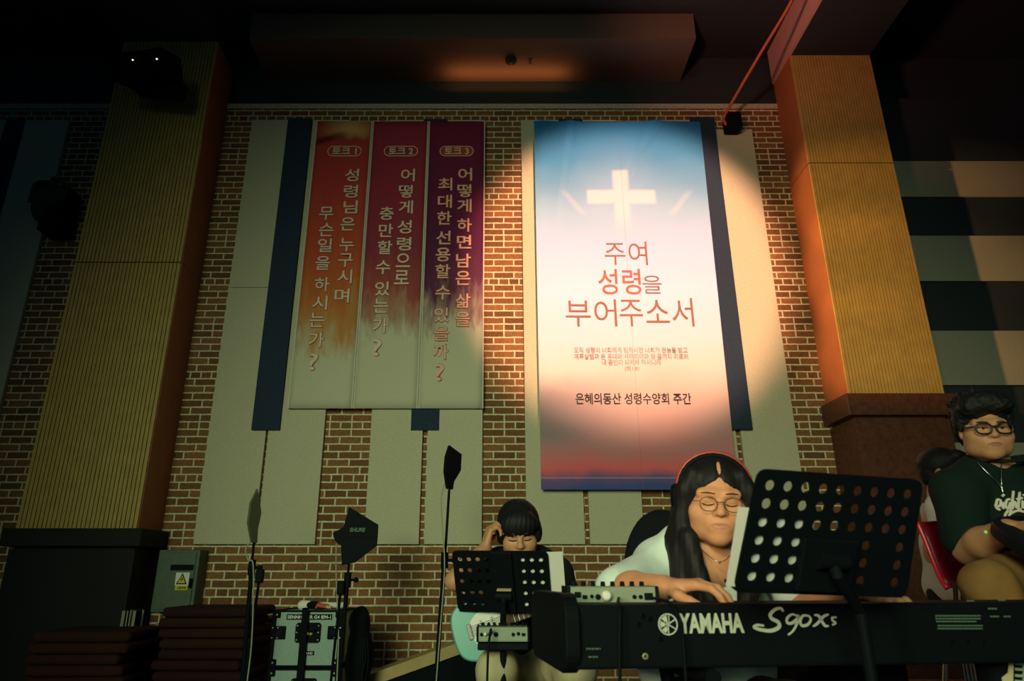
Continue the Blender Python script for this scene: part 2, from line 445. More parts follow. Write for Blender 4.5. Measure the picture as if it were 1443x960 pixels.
pillar(3.045, 3.875, 5.73, 2.39, 4.72, 'square pillar with ribbed wood face on tall brown base, right of sky banner', 6.02, 2.20, .05, M_DWOOD)

# ------------------------------------------------------------------ acoustic panels laid out like piano keys
def panel(x0, x1, z0, z1, m, label, group, depth=.045, seam=None, y=WY, gap=.004):
    b = MB()
    if m is M_NAVY: gap = .047
    if seam: b.box((x0, y - depth, z0), (x1, y - gap, seam - .002), bev=.004).box((x0, y - depth, seam + .002), (x1, y - gap, z1), bev=.004)
    else: b.box((x0, y - depth, z0), (x1, y - gap, z1), bev=.004)
    return tag(b.build('acoustic_panel', m), label, 'wall panel', group)
G1, G2 = 'tall beige acoustic panels', 'narrow navy acoustic panels'
ZB, ZT = 1.165, 5.52
panel(-2.615, -2.095, ZB, ZT, M_BEIGE, 'tall beige wall panel nearest the ribbed left pillar, left of navy strip', G1, seam=3.57)
panel(-2.073, -1.568, ZB, ZT, M_BEIGE, 'tall beige wall panel right of the navy strip, behind left edge of red banners', G1)
panel(-1.145, -.672, ZB, ZT, M_BEIGE, 'beige wall panel behind the angled antenna paddle, under middle red banner', G1)
panel(-.627, -.129, ZB, ZT, M_BEIGE, 'beige wall panel behind the upright thin paddle, under third red banner', G1)
panel(.258, .763, ZB, ZT, M_BEIGE, 'tall beige wall panel showing along the left edge of the sky banner', G1)
panel(.806, 1.275, ZB, ZT, M_BEIGE, 'beige wall panel squarely below the middle of the sky banner', G1)
panel(1.69, 2.170, ZB, ZT, M_BEIGE, 'beige wall panel mostly hidden by right half of sky banner', G1)
panel(2.215, 2.715, ZB, 5.40, M_BEIGE, 'tall beige wall panel right of sky banner, half lit by warm spotlight', G1)
panel(-5.06, -4.57, ZB, ZT, M_BEIGE, 'dim greenish beige wall panel left of the ribbed left pillar', G1)
panel(-5.62, -5.12, ZB, ZT, M_BEIGE, 'dark beige wall panel at the far left edge', G1)
panel(-2.222, -1.966, 2.156, ZT, M_NAVY, 'navy wall strip left of the red banners', G2, .075)
panel(-.780, -.525, 2.156, ZT, M_NAVY, 'navy wall strip ending just below the third red banner', G2, .060)
panel(.660, .915, 2.156, ZT, M_NAVY, 'navy wall strip hidden behind the sky banner', G2, .062)
panel(2.060, 2.310, 2.156, ZT, M_NAVY, 'navy wall strip along the right edge of the sky banner', G2, .095)
panel(-5.22, -5.03, 2.156, ZT, M_NAVY, 'navy wall strip in the dark left of the dim beige panel', G2, .075)
M_BEIGE_DIM = mat('dimmed_beige_felt', (.40, .385, .29), .95, spec=.1, noise=.10, nscale=90, bump=.25, bscale=220)  # same beige felt, darkened for the weaker light on this wall
structure('wall_east', MB().box((7.5, -1.5, 0), (7.7, WY - .11, 6.455)), M_DARK)
structure('wall_west', MB().box((-8.2, -1.5, 0), (-8.0, WY, 6.455)), M_DARK)
# striped wall right of the pillar
structure('wall_right', MB().box((3.86, WY - .10, 0), (7.5, WY - .001, 5.75)), M_DARK)
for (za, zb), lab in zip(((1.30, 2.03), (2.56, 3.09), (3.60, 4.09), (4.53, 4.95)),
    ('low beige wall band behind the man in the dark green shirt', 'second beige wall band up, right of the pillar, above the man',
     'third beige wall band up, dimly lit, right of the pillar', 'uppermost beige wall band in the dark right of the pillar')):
    panel(3.90, 7.4, za, zb, M_BEIGE_DIM, lab, 'horizontal beige wall bands', .03, y=WY - .10)

# ------------------------------------------------------------------ banners
def ramp_nodes(nt, fac, stops):
    r = nt.nodes.new('ShaderNodeValToRGB'); cr = r.color_ramp
    while len(cr.elements) > 1: cr.elements.remove(cr.elements[-1])
    cr.elements[0].position = stops[0][0]; cr.elements[0].color = (*stops[0][1], 1)
    for p, c in stops[1:]:
        e = cr.elements.new(p); e.color = (*c, 1)
    nt.links.new(fac, r.inputs[0]); return r
def mathn(nt, op, a, b=None, c=None, clamp=False):
    n = nt.nodes.new('ShaderNodeMath'); n.operation = op; n.use_clamp = clamp
    for i, x in enumerate((a, b, c)):
        if x is None: continue
        if hasattr(x, 'links') or hasattr(x, 'is_linked'): nt.links.new(x, n.inputs[i])
        else: n.inputs[i].default_value = x
    return n.outputs[0]
def smooth(nt, x, a, b):
    n = nt.nodes.new('ShaderNodeMapRange'); n.interpolation_type = 'SMOOTHSTEP'; n.inputs['From Min'].default_value = a; n.inputs['From Max'].default_value = b
    nt.links.new(x, n.inputs['Value']); return n.outputs['Result']
def mixc(nt, f, a, b):
    n = nt.nodes.new('ShaderNodeMix'); n.data_type = 'RGBA'
    for k, x in (('Factor', f), ('A', a), ('B', b)):
        if hasattr(x, 'is_linked'): nt.links.new(x, n.inputs[k])
        elif k == 'Factor': n.inputs[k].default_value = x
        else: n.inputs[k].default_value = (*x, 1)
    return n.outputs['Result']
def uvxy(nt):
    g = nt.nodes.new('ShaderNodeTexCoord'); sp = nt.nodes.new('ShaderNodeSeparateXYZ'); nt.links.new(g.outputs['Generated'], sp.inputs[0])
    return g.outputs['Generated'], sp.outputs['X'], sp.outputs['Z']
def noise_out(nt, vec, scale, stretch=(1, 1, 1), detail=4, loc=(0, 0, 0)):
    mp = nt.nodes.new('ShaderNodeMapping'); mp.inputs['Scale'].default_value = stretch; mp.inputs['Location'].default_value = loc; nt.links.new(vec, mp.inputs['Vector'])
    n = nt.nodes.new('ShaderNodeTexNoise'); n.inputs['Scale'].default_value = scale; n.inputs['Detail'].default_value = detail; nt.links.new(mp.outputs[0], n.inputs['Vector'])
    return n.outputs['Fac']

def sky_material():
    m = bpy.data.materials.new('sky_print'); m.use_nodes = True; nt = m.node_tree; b = nt.nodes['Principled BSDF']
    b.inputs['Roughness'].default_value = .8; b.inputs['Specular IOR Level'].default_value = .15
    vec, x, z = uvxy(nt)
    n = noise_out(nt, vec, 2.2, (.9, 1, 2.6))
    zz = mathn(nt, 'ADD', z, mathn(nt, 'MULTIPLY', mathn(nt, 'SUBTRACT', n, .5), .085))
    base = ramp_nodes(nt, zz, [(0, (.07, .10, .30)), (.022, (.20, .11, .28)), (.048, (.90, .16, .17)), (.085, (.66, .23, .25)), (.148, (.56, .34, .33)), (.216, (.64, .46, .42)),
        (.287, (.68, .64, .62)), (.36, (.66, .68, .80)), (.50, (.62, .70, .95)), (.63, (.46, .62, .93)), (.714, (.34, .55, .80)), (.80, (.17, .38, .64)), (.88, (.07, .28, .56)), (1, (.018, .16, .44))]).outputs[0]
    # dusky cloud low on the left of the print
    cl = mathn(nt, 'MULTIPLY', smooth(nt, x, .62, .05), mathn(nt, 'MULTIPLY', smooth(nt, zz, .08, .15), smooth(nt, zz, .29, .20)))
    base = mixc(nt, mathn(nt, 'MULTIPLY', cl, .6), base, (.26, .20, .24))
    # lit cross and two small strokes of the print
    def bar(cx, cz, hw, hh, soft):
        dx = mathn(nt, 'SUBTRACT', mathn(nt, 'ABSOLUTE', mathn(nt, 'SUBTRACT', x, cx)), hw)
        dz = mathn(nt, 'SUBTRACT', mathn(nt, 'ABSOLUTE', mathn(nt, 'SUBTRACT', z, cz)), hh)
        ax_ = smooth(nt, dx, soft, -soft); 
        az_ = smooth(nt, dz, soft * .45, -soft * .45)
        return mathn(nt, 'MULTIPLY', ax_, az_)
    cross = mathn(nt, 'MAXIMUM', bar(.497, .763, .195, .020, .012), bar(.497, .735, .043, .108, .014))
    low = smooth(nt, z, .635, .73)
    cross = mathn(nt, 'MULTIPLY', mathn(nt, 'MULTIPLY', cross, low), .70)
    def stroke(cx, cz, sl):
        xx = mathn(nt, 'SUBTRACT', mathn(nt, 'SUBTRACT', x, cx), mathn(nt, 'MULTIPLY', mathn(nt, 'SUBTRACT', z, cz), sl))
        return mathn(nt, 'MULTIPLY', smooth(nt, mathn(nt, 'ABSOLUTE', xx), .035, .005), smooth(nt, mathn(nt, 'ABSOLUTE', mathn(nt, 'SUBTRACT', z, cz)), .045, .02))
    st = mathn(nt, 'MULTIPLY', mathn(nt, 'MAXIMUM', stroke(.22, .745, -1.6), stroke(.835, .745, 1.6)), .22)
    halo = smooth(nt, mathn(nt, 'SQRT', mathn(nt, 'ADD', mathn(nt, 'POWER', mathn(nt, 'SUBTRACT', x, .497), 2), mathn(nt, 'POWER', mathn(nt, 'MULTIPLY', mathn(nt, 'SUBTRACT', z, .75), 1.9), 2))), .42, .0)
    c1 = mixc(nt, mathn(nt, 'MULTIPLY', halo, .35), base, (.50, .64, .92))
    c2 = mixc(nt, mathn(nt, 'MAXIMUM', cross, st), c1, (.76, .74, .82))
    # hem line and middle seam
    hem = smooth(nt, mathn(nt, 'ABSOLUTE', mathn(nt, 'SUBTRACT', z, .0265)), .0016, .0006)
    seam = smooth(nt, mathn(nt, 'ABSOLUTE', mathn(nt, 'SUBTRACT', x, .505)), .0024, .0008)
    c3 = mixc(nt, mathn(nt, 'MULTIPLY', seam, .28), c2, (.22, .14, .14))
    c4 = mixc(nt, mathn(nt, 'MULTIPLY', hem, .45), c3, (.55, .55, .60))
    nt.links.new(c4, b.inputs['Base Color'])
    bp = nt.nodes.new('ShaderNodeBump'); bp.inputs['Strength'].default_value = .15; bp.inputs['Distance'].default_value = .01
    nt.links.new(noise_out(nt, vec, 9, (1, 1, .35)), bp.inputs['Height']); nt.links.new(bp.outputs[0], b.inputs['Normal'])
    return m
def flame_material(name, stops, streak, glow=None):
    m = bpy.data.materials.new(name); m.use_nodes = True; nt = m.node_tree; b = nt.nodes['Principled BSDF']
    b.inputs['Roughness'].default_value = .75; b.inputs['Specular IOR Level'].default_value = .15
    vec, x, z = uvxy(nt)
    n1 = noise_out(nt, vec, 2.0, (1.4, 1, 3.2), 5, (streak, 0, 0)); n2 = noise_out(nt, vec, 7, (2.2, 1, 3.0), 5, (0, 0, streak))
    zz = mathn(nt, 'ADD', z, mathn(nt, 'ADD', mathn(nt, 'MULTIPLY', mathn(nt, 'SUBTRACT', n1, .5), .30), mathn(nt, 'MULTIPLY', mathn(nt, 'SUBTRACT', n2, .5), .12)))
    c = ramp_nodes(nt, zz, stops).outputs[0]
    if glow:      # bright cloud with a dark ridge under it at the head of the first banner
        n3 = noise_out(nt, vec, 3, (1, 1, 3), 5)
        f = smooth(nt, mathn(nt, 'ADD', z, mathn(nt, 'MULTIPLY', mathn(nt, 'SUBTRACT', n3, .5), .05)), .925, .965)
        fx = smooth(nt, mathn(nt, 'ABSOLUTE', mathn(nt, 'SUBTRACT', x, .6)), .65, .0)
        c = mixc(nt, mathn(nt, 'MULTIPLY', f, mathn(nt, 'MULTIPLY', fx, 1.0)), c, (.75, .42, .16))
        rz = mathn(nt, 'SUBTRACT', mathn(nt, 'SUBTRACT', z, .915), mathn(nt, 'MULTIPLY', mathn(nt, 'MINIMUM', x, .45), .07))
        rg = mathn(nt, 'MULTIPLY', smooth(nt, mathn(nt, 'ABSOLUTE', rz), .022, .002), smooth(nt, x, .8, .15))
        c = mixc(nt, mathn(nt, 'MULTIPLY', rg, .85), c, (.05, .012, .012))
    hem = smooth(nt, z, .052, .046)
    c = mixc(nt, mathn(nt, 'MULTIPLY', hem, .35), c, (.62, .56, .42))
    nt.links.new(c, b.inputs['Base Color']); return m
M_WHITE_EDGE = mat('white_border', (.66, .60, .48), .8)
M_LETTER = mat('pale_letters', (.80, .62, .48), .7)
M_LETTERO = mat('orange_letters', (.90, .50, .36), .7)
M_BADGE = mat('red_badge', (.42, .05, .04), .7)
M_HALO = mat('letter_outline', (.42, .06, .04), .8)

def red_banner(x0, x1, pxs, m, ends, label, badge, badge_px, col_r, col_l, letter, fill):
    z0, z1, y = 2.352, 5.470, 6.085
    t = thing('banner', ((x0 + x1) / 2, y, z0), label, 'banner', 'red banners with vertical writing')
    b = MB(); nx, nz = 10, 30; V = []; F = []
    for side in (0, 1):
        for j in range(nz + 1):
            for i in range(nx + 1):
                u, v = i / nx, j / nz
                yy = y + .0025 * math.sin(u * 7 + v * 3) * math.sin(v * 5) + side * .003
                V.append((x0 + .012 + u * (x1 - x0 - .024), yy, z0 + v * (z1 - z0)))
    q = (nx + 1) * (nz + 1)
    for j in range(nz):
        for i in range(nx):
            a = j * (nx + 1) + i; F.append((a, a + 1, a + nx + 2, a + nx + 1)); F.append((q + a, q + a + nx + 1, q + a + nx + 2, q + a + 1))
    rim = [j for j in range(nx + 1)] + [(j + 1) * (nx + 1) - 1 for j in range(1, nz + 1)] + [nz * (nx + 1) + i for i in range(nx - 1, -1, -1)] + [j * (nx + 1) for j in range(nz - 1, 0, -1)]
    for i in range(len(rim)): a, c = rim[i], rim[(i + 1) % len(rim)]; F.append((c, a, a + q, c + q))
    b.raw(V, F).build('cloth', m, t, True)
    e = MB(); e.box((x0 + .002, y - .002, z0), (x0 + .014, y + .006, z1)).box((x1 - .014, y - .002, z0), (x1 - .002, y + .006, z1))
    e.build('border', M_WHITE_EDGE, t)
    MB().cyl((x0, y + .012, z1 - .004), (x1, y + .012, z1 - .004), .010).build('top_rail', M_BLACKM, t)
    yl = y - .0045
    p = at(badge_px[0], badge_px[1], yl); M = frame(p, (1, 0, 0), (0, -1, 0))
    w_, h_ = .355, .125
    if fill:
        o, f = shape2d(rrect(-w_ / 2, -h_ / 2, w_ / 2, h_ / 2, h_ / 2 - .001), [], .002); MB().raw(o, f, M).build('badge', M_BADGE, t)
    o, f = shape2d(rrect(-w_ / 2, -h_ / 2, w_ / 2, h_ / 2, h_ / 2 - .001), [rrect(-w_ / 2 + .008, -h_ / 2 + .008, w_ / 2 - .008, h_ / 2 - .008, h_ / 2 - .009)], .003)
    MB().raw(o, f, M).build('badge_outline', letter, t)
    text_words(badge, frame(p + Vector((0, -.003, 0)), (1, 0, 0), (0, -1, 0)), lambda b: b.build('badge_lettering', letter, t), width=.255, height=.085, bold=.022)
    for col in col_r + col_l:
        lb = MB(); hb = MB()
        for ch, cx, cy in col:
            c = at(cx, cy, yl); c.x += 0
            h_ = .135 if ch not in '?으은을' else (.145 if ch == '?' else .125)
            kw = dict(height=.165, width=.075) if ch == '?' else dict(width=.142, height=.148)
            text_in(lb, ch, frame(c + Vector((0, -.004, 0)), (1, 0, 0), (0, -1, 0)), bold=.010, **kw)
            text_in(hb, ch, frame(c, (1, 0, 0), (0, -1, 0)), bold=.032, **{k: v * 1.06 for k, v in kw.items()})
        lb.build('lettering', letter, t)
        hb.build('lettering_outline', M_HALO, t)
def colm(s, xs, ys):
    out = []; i = 0
    for word in s.split(' '):
        out.append(list(zip(word, xs[i:i + len(word)], ys[i:i + len(word)]))); i += len(word)
    return out
GR = (.62, .57, .41)
red_banner(-1.912, -1.315, None, flame_material('flame_one', [(0, GR), (.17, GR), (.27, (.58, .26, .08)), (.40, (.58, .14, .04)), (.55, (.58, .085, .040)), (.75, (.54, .055, .045)), (1, (.50, .05, .045))], 1.3, True), None,
    'red orange talk 1 banner, leftmost of the three vertical banners', '토크 1', (485.5, 213),
    colm('성령님은 누구시며', (496, 494.5, 494, 490, 489, 487, 486, 482), (247, 270, 292, 316, 345, 367, 390, 417)),
    colm('무슨일을 하시는가 ?', (460, 460, 458, 455, 454, 451, 447, 446, 442), (301, 324, 346, 371, 401, 427, 451, 479, 510)), M_LETTER, False)
red_banner(-1.315, -.720, None, flame_material('flame_two', [(0, GR), (.21, GR), (.30, (.46, .26, .17)), (.38, (.40, .09, .07)), (.52, (.30, .045, .065)), (.75, (.36, .034, .06)), (1, (.38, .034, .065))], 4.1), None,
    'dark red talk 2 banner, middle of the three vertical banners', '토크 2', (565, 213),
    colm('어떻게 성령으로', (575, 572, 572, 570, 569.5, 568, 566), (247, 270, 292, 320, 344, 367, 391)),
    colm('충만할 수 있는가 ?', (545, 544, 542.5, 540, 539, 537, 536, 532), (301, 325, 349, 377, 407, 431, 459, 490)), M_LETTER, False)
red_banner(-.720, -.120, None, flame_material('flame_three', [(0, GR), (.24, GR), (.31, (.34, .20, .18)), (.38, (.14, .035, .075)), (.55, (.11, .018, .065)), (.75, (.15, .016, .06)), (1, (.22, .020, .065))], 7.7), None,
    'purple red talk 3 banner with filled red badge, beside lit brick', '토크 3', (643.5, 213),
    colm('어떻게 하면 남은 삶을', (655.5, 654.5, 654.5, 654.5, 654, 653, 652.5, 652.5, 652), (246, 269, 290, 317.5, 341, 367.5, 392, 424, 450)),
    colm('최대한 선용할 수 있을까 ?', (627.5, 627, 626, 625, 624.5, 624, 624, 622.5, 622, 621, 620), (260, 284, 307.5, 335, 359, 382.5, 412.5, 444, 470, 496, 525)), M_LETTERO, True)

def sky_banner():
    x0t, x1t, x0b, x1b, z0, z1, y = .392, 2.140, .386, 2.098, 1.617, 5.43, 6.035
    t = thing('banner', (1.26, y, z0), 'large blue to sunset sky banner with glowing cross and prayer lettering', 'banner')
    V = []; F = []; nx, nz = 60, 90
    def fold(u, v):
        top = max(0, (v - .55) / .45) ** 1.2
        d = .030 * top * math.exp(-((u - .22 + (1 - v) * .28) / .035) ** 2) + .027 * top * math.exp(-((u - .73 + (1 - v) * 1.1) / .045) ** 2)
        d += .012 * top * math.exp(-((u - .05) / .05) ** 2) + .010 * math.sin(u * 9 + 1) * .5 * top
        d += .006 * math.sin(u * 14 + 2 * v) * (1 - top) * .35
        return -d
    for side in (0, 1):
        for j in range(nz + 1):
            v = j / nz
            for i in range(nx + 1):
                u = i / nx; a = x0b + (x0t - x0b) * v; c = x1b + (x1t - x1b) * v
                V.append((a + (c - a) * u, y + fold(u, v) + side * .003, z0 + v * (z1 - z0)))
    q = (nx + 1) * (nz + 1)
    for j in range(nz):
        for i in range(nx):
            a = j * (nx + 1) + i; F.append((a, a + 1, a + nx + 2, a + nx + 1)); F.append((q + a, q + a + nx + 1, q + a + nx + 2, q + a + 1))
    MB().raw(V, F).build('cloth', sky_material(), t, True)
    MB().cyl((x0t, y + .02, z1 + .004), (x1t, y + .02, z1 + .004), .010).build('top_rail', M_BLACKM, t)
    M_RED = mat('rose_letters', (.46, .12, .10), .7); M_BROWN = mat('brown_letters', (.30, .125, .10), .7); M_INK = mat('ink', (.012, .010, .016), .7); M_SMALL = mat('small_letters', (.40, .20, .17), .7)
    yl = y - .0040
    def line(s, px, py, wpx, hpx, m, bold, name='lettering'):
        c = at(px, py, yl); v = (PY - py) / FPX; k = yl / (CT - v * ST) / FPX
        dy = (CT - v * ST)
        text_words(s, frame(c, (1, 0, 0), (0, -1, 0)), lambda b: b.build(name, m, t), width=wpx * k, height=hpx * k / dy * 1.0, bold=bold, depth=.001)
    line('주여', 882, 357, 60, 33, M_BROWN, -.004)
    line('성령', 873, 397, 60, 36, M_RED, .006); line('을', 919, 401, 27, 25, M_BROWN, -.006)
    line('부어', 833, 441, 72, 38, M_BROWN, -.002); line('주소서', 925, 440, 104, 40, M_BROWN, -.002)
    line('오직 성령이 너희에게 임하시면 너희가 권능을 받고', 889, 493.5, 160, 8, M_SMALL, 0)
    line('예루살렘과 온 유대와 사마리아와 땅 끝까지 이르러', 889.5, 502.5, 160, 8, M_SMALL, 0)
    line('내 증인이 되리라 하시니라', 890, 511, 83, 8, M_SMALL, 0)
    line('(행1:8)', 890.5, 520, 20, 8, M_SMALL, 0)
    line('은혜의동산 성령수양회 주간', 892.5, 562, 163, 16, M_INK, .012)
sky_banner()
# ------------------------------------------------------------------ stage gear
def on_plane(px, py, P0, n):
    u = (px - PX) / FPX; v = (PY - py) / FPX
    d = Vector((u, CT - v * ST, ST + v * CT)); e = Vector((0, 0, EYE))
    return e + d * ((Vector(P0) - e).dot(n) / d.dot(n))
FRONT = Vector((0, -1, 0))

# loudspeaker on the left pillar
def pillar_speaker():
    c = at(208, 98, 5.30)
    t = thing('loudspeaker', c, 'black loudspeaker with two tiny lamps high on the left pillar', 'loudspeaker')
    M = Matrix.Translation(c) @ Matrix.Rotation(R(-10), 4, 'Z') @ Matrix.Rotation(R(22), 4, 'X')
    MB().cbox((0, .0, 0), (.54, .30, .26), M, .02).build('cabinet', M_BLACK, t)
    g = MB(); g.cbox((0, -.156, 0), (.50, .012, .22), M, .004)
    g.build('grille', M_BLACKF, t)
    M2 = Matrix.Translation(at(226, 124, 5.42)) @ Matrix.Rotation(R(8), 4, 'Y')
    MB().cbox((0, 0, 0), (.46, .16, .16), M2, .02).build('bracket_housing', M_BLACKM, t)
    a = MB(); a.tube([c + Vector((.1, .1, -.05)), at(228, 122, 5.5), Vector((at(228, 122, 5.7).x, 5.692, at(228, 122, 5.7).z))], .03); a.build('wall_bracket', M_BLACKM, t)
    ml = mat('indicator_white', (.9, .8, .6), emit=(1, .85, .6), estr=5)
    for px in ((187, 84.5), (221, 83)):
        p = at(px[0], px[1], 5.10); MB().ball(p, .006).build('indicator_lamp', ml, t)
pillar_speaker()

def wall_spotlight():
    c = at(66, 285, 5.86)
    t = thing('spotlight', c, 'dark spotlight in a yoke on the wall far left, beside brick', 'spotlight')
    M = Matrix.Translation(c) @ Matrix.Rotation(R(35), 4, 'Z') @ Matrix.Rotation(R(70), 4, 'X')
    mg = mat('dark_green_metal', (.05, .06, .05), .5)
    MB().lathe([(.001, -.2), (.10, -.2), (.12, -.12), (.13, .1), (.14, .16), (.12, .16), (.11, .1)], M).build('lamp_head', mg, t)
    y = MB(); y.tube([c + Vector((-.17, 0, 0)), c + Vector((-.17, 0, .2)), c + Vector((0, .05, .28)), c + Vector((.17, 0, .2)), c + Vector((.17, 0, 0))], .016); y.build('yoke', mg, t)
    b = MB(); p = at(84, 300, 6.02); b.cbox(p, (.22, .24, .5), None, .02); b.build('housing', M_BLACK, t)
    MB().cyl(c + Vector((0, .0, .28)), p + Vector((0, 0, .2)), .02).build('mount_arm', M_BLACKM, t)
wall_spotlight()

def ceiling_bits():
    p = at(720, 92, 5.92); p.z = 6.14
    t = thing('smoke_detector', p, 'small round detector under the lit soffit above the wall', 'detector')
    MB().lathe([(.06, 0), (.06, -.03), (.045, -.05), (.001, -.055)], Matrix.Translation(p)).build('detector_body', M_DARK, t)
    MB().lathe([(.02, -.05), (.018, -.075), (.001, -.08)], Matrix.Translation(p), 12).build('sensor_head', mat('grey_plastic', (.25, .22, .2), .5), t)
    p2 = at(747, 93, 5.93); p2.z = 6.14
    t2 = thing('sprinkler_head', p2, 'tiny sprinkler head right of the detector under the soffit', 'sprinkler')
    MB().lathe([(.03, 0), (.028, -.008), (.01, -.012), (.008, -.04), (.022, -.045), (.001, -.05)], Matrix.Translation(p2), 14).build('sprinkler_body', M_CEIL, t2)
ceiling_bits()

def bracket_cable():
    p = at(1032, 174, 6.05)
    t = thing('wall_lamp_bracket', p, 'small black fixture on top of the wall where an orange lit cable ends', 'fixture')
    MB().cbox(p, (.16, .16, .19), None, .02).build('fixture_body', M_BLACK, t)
    MB().cyl(p + Vector((.0, .05, .09)), p + Vector((.0, .11, .16)), .03).build('stem', M_BLACKM, t)
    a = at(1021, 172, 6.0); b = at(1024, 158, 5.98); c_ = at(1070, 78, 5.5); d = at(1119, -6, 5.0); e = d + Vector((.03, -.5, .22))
    cb = MB(); cb.tube(catmull([a + Vector((.05, .03, -.02)), a, b, c_, d, e], 6), .016, 8)  # steel cable, the orange light on it is put into its colour
    tag(cb.build('cable', mat('orange_lit_cable', (.55, .13, .05), .6), None, True), 'orange lit cable running from the wall fixture up to the beam', 'cable')
bracket_cable()

# electrical box
def electrical_box():
    Y = 5.98; a = at(224, 775, Y); b = at(282, 775, Y); c = at(245, 863, Y); z0, z1 = c.z, a.z
    t = thing('electrical_box', ((a.x + b.x) / 2, Y, z0), 'dark green electrical cabinet with yellow warning sticker on the brick wall', 'electrical box')
    mg = mat('green_steel', (.085, .13, .085), .55, noise=.12, nscale=14)
    MB().box((a.x, Y + .012, z0), (b.x, WY - .003, z1), None, .006).build('cabinet', mg, t)
    MB().box((a.x + .02, Y, z0 + .02), (b.x - .025, Y + .014, z1 - .02), None, .004).build('door', mg, t)
    def rect(p0, p1, name, m, dy=.004):
        q0 = at(*p0, Y - dy); q1 = at(*p1, Y - dy)
        return MB().box((q0.x, Y - dy, q1.z), (q1.x, Y, q0.z)).build(name, m, t)
    rect((241, 796), (272, 804), 'name_plate', M_BLACK)
    rect((248.5, 807), (265, 825.5), 'warning_sticker', mat('sticker_white', (.80, .80, .70), .6))
    my = mat('sticker_yellow', (.72, .58, .04), .6)
    rect((247, 825.5), (263.5, 832), 'warning_strip', my)
    cs = at(256.5, 816, Y - .006); M = frame(cs, (1, 0, 0), FRONT)
    tri = [(-.045, -.042), (.045, -.042), (0, .045)]
    MB().prism(tri, 0, .001, M).build('warning_triangle', M_BLACK, t)
    MB().prism([(x * .70, y * .70 - .004) for x, y in tri], 0.001, .002, M).build('triangle_field', my, t)
    MB().prism([(.006, .018), (-.012, -.010), (-.001, -.008), (-.006, -.026), (.012, .000), (.002, .000)], .002, .003, M).build('lightning_bolt', M_BLACK, t)
    st = MB(); text_in(st, '고압주의', frame(at(255.3, 828.8, Y - .005), (1, 0, 0), FRONT), width=.075, height=.024, bold=.02); st.build('lettering', M_BLACK, t)
    h = MB(); q = at(268.5, 822, Y - .012); h.cbox(q, (.02, .03, .075), None, .005); h.cyl(q + Vector((0, -.02, .02)), q + Vector((0, 0, .02)), .008); h.build('handle', M_BLACKM, t)
    tr = at(224, 881, 6.1); tr2 = at(287, 881, 6.1)
    k = thing('conduit_tray', ((tr.x + tr2.x) / 2, 6.1, tr.z), 'thin pale conduit tray just below the electrical cabinet', 'conduit')
    ml = mat('pale_green_paint', (.22, .28, .16), .7)
    MB().box((tr.x, 6.03, tr.z - .016), (tr2.x, WY - .004, tr.z + .016), None, .004).build('tray', ml, k)
    for px in (232, 264):
        u = at(px, 876, 6.1); MB().cyl((u.x, 6.1, tr.z + .015), (u.x, 6.1, z0 + .005), .018, 12).build('conduit', ml, k)
electrical_box()

def wire_rack():
    Y = 5.45; a = at(174, 861, Y); b = at(191, 861, Y); c = at(172, 884, Y)
    t = thing('wire_rack', ((a.x + b.x) / 2, Y, 0), 'small pale wire rack in the dark left of the cushion stacks', 'rack')
    m = mat('pale_wire', (.30, .30, .22), .5)
    zt = a.z; zb = c.z
    f = MB(); 
    for y in (Y, Y + .12): f.tube([(a.x, y, 0), (a.x, y, zt), (b.x, y, zt), (b.x, y, 0)], .007, 8)
    f.build('rack_frame', m, t)
    for i in range(4):
        x = a.x + (b.x - a.x) * (i + .5) / 4; MB().cyl((x, Y, zt), (x, Y, zb), .005, 8).build('bar', m, t)
wire_rack()

# floor cushions in two stacks
def cushions():
    cols = [mat('maroon_cloth_%s' % n, c, .95, spec=.1, bump=.3, bscale=40) for n, c in (('deep', (.040, .013, .010)), ('brown', (.034, .014, .010)), ('plum', (.030, .010, .012)))]
    rs = random.Random(3)
    for si, (cx, cy, n, where) in enumerate(((-2.08, 5.52, 10, 'right stack beside flight cases'), (-2.78, 5.22, 8, 'left stack below electrical cabinet'))):
        for k in range(n):
            h = .068; w_ = .66 + rs.uniform(-.02, .02); z = .001 + k * .0695
            S = SDF((-.40, -.38, -.02), (.40, .38, .10), .012)
            S.ell((0, 0, h / 2), (w_ / 2, .30, h / 2 + .0), .01)
            # pillow outline: rounded slab, plumper in the middle
            def fn(P, w_=w_, h=h):
                q = np.abs(P - np.array([0, 0, h / 2])) - np.array([w_ / 2 - .035, .265, h / 2 - .028]) + 0
                return np.sqrt((np.maximum(q, 0) ** 2).sum(-1)) + np.minimum(q.max(-1), 0) - .028
            S.comb(fn, (-w_ / 2, -.3, 0), (w_ / 2, .3, h), .004, 'u')
            V, F = S.mesh(Matrix.Translation((cx + rs.uniform(-.02, .02), cy + rs.uniform(-.02, .02), z)) @ Matrix.Rotation(R(rs.uniform(-3, 3)), 4, 'Z'))
            o = mkobj('floor_cushion', V, F, cols[rs.randrange(3)], None, True)
            pos = ['lowest', 'second from the bottom', 'third from the bottom', 'fourth from the bottom', 'fifth from the bottom', 'sixth from the bottom', 'seventh from the bottom', 'eighth from the bottom', 'ninth from the bottom', 'topmost'][k if k < n - 1 else 9]
            tag(o, 'maroon floor cushion, %s in the %s' % (pos, where), 'cushion', 'stacked maroon floor cushions')
cushions()

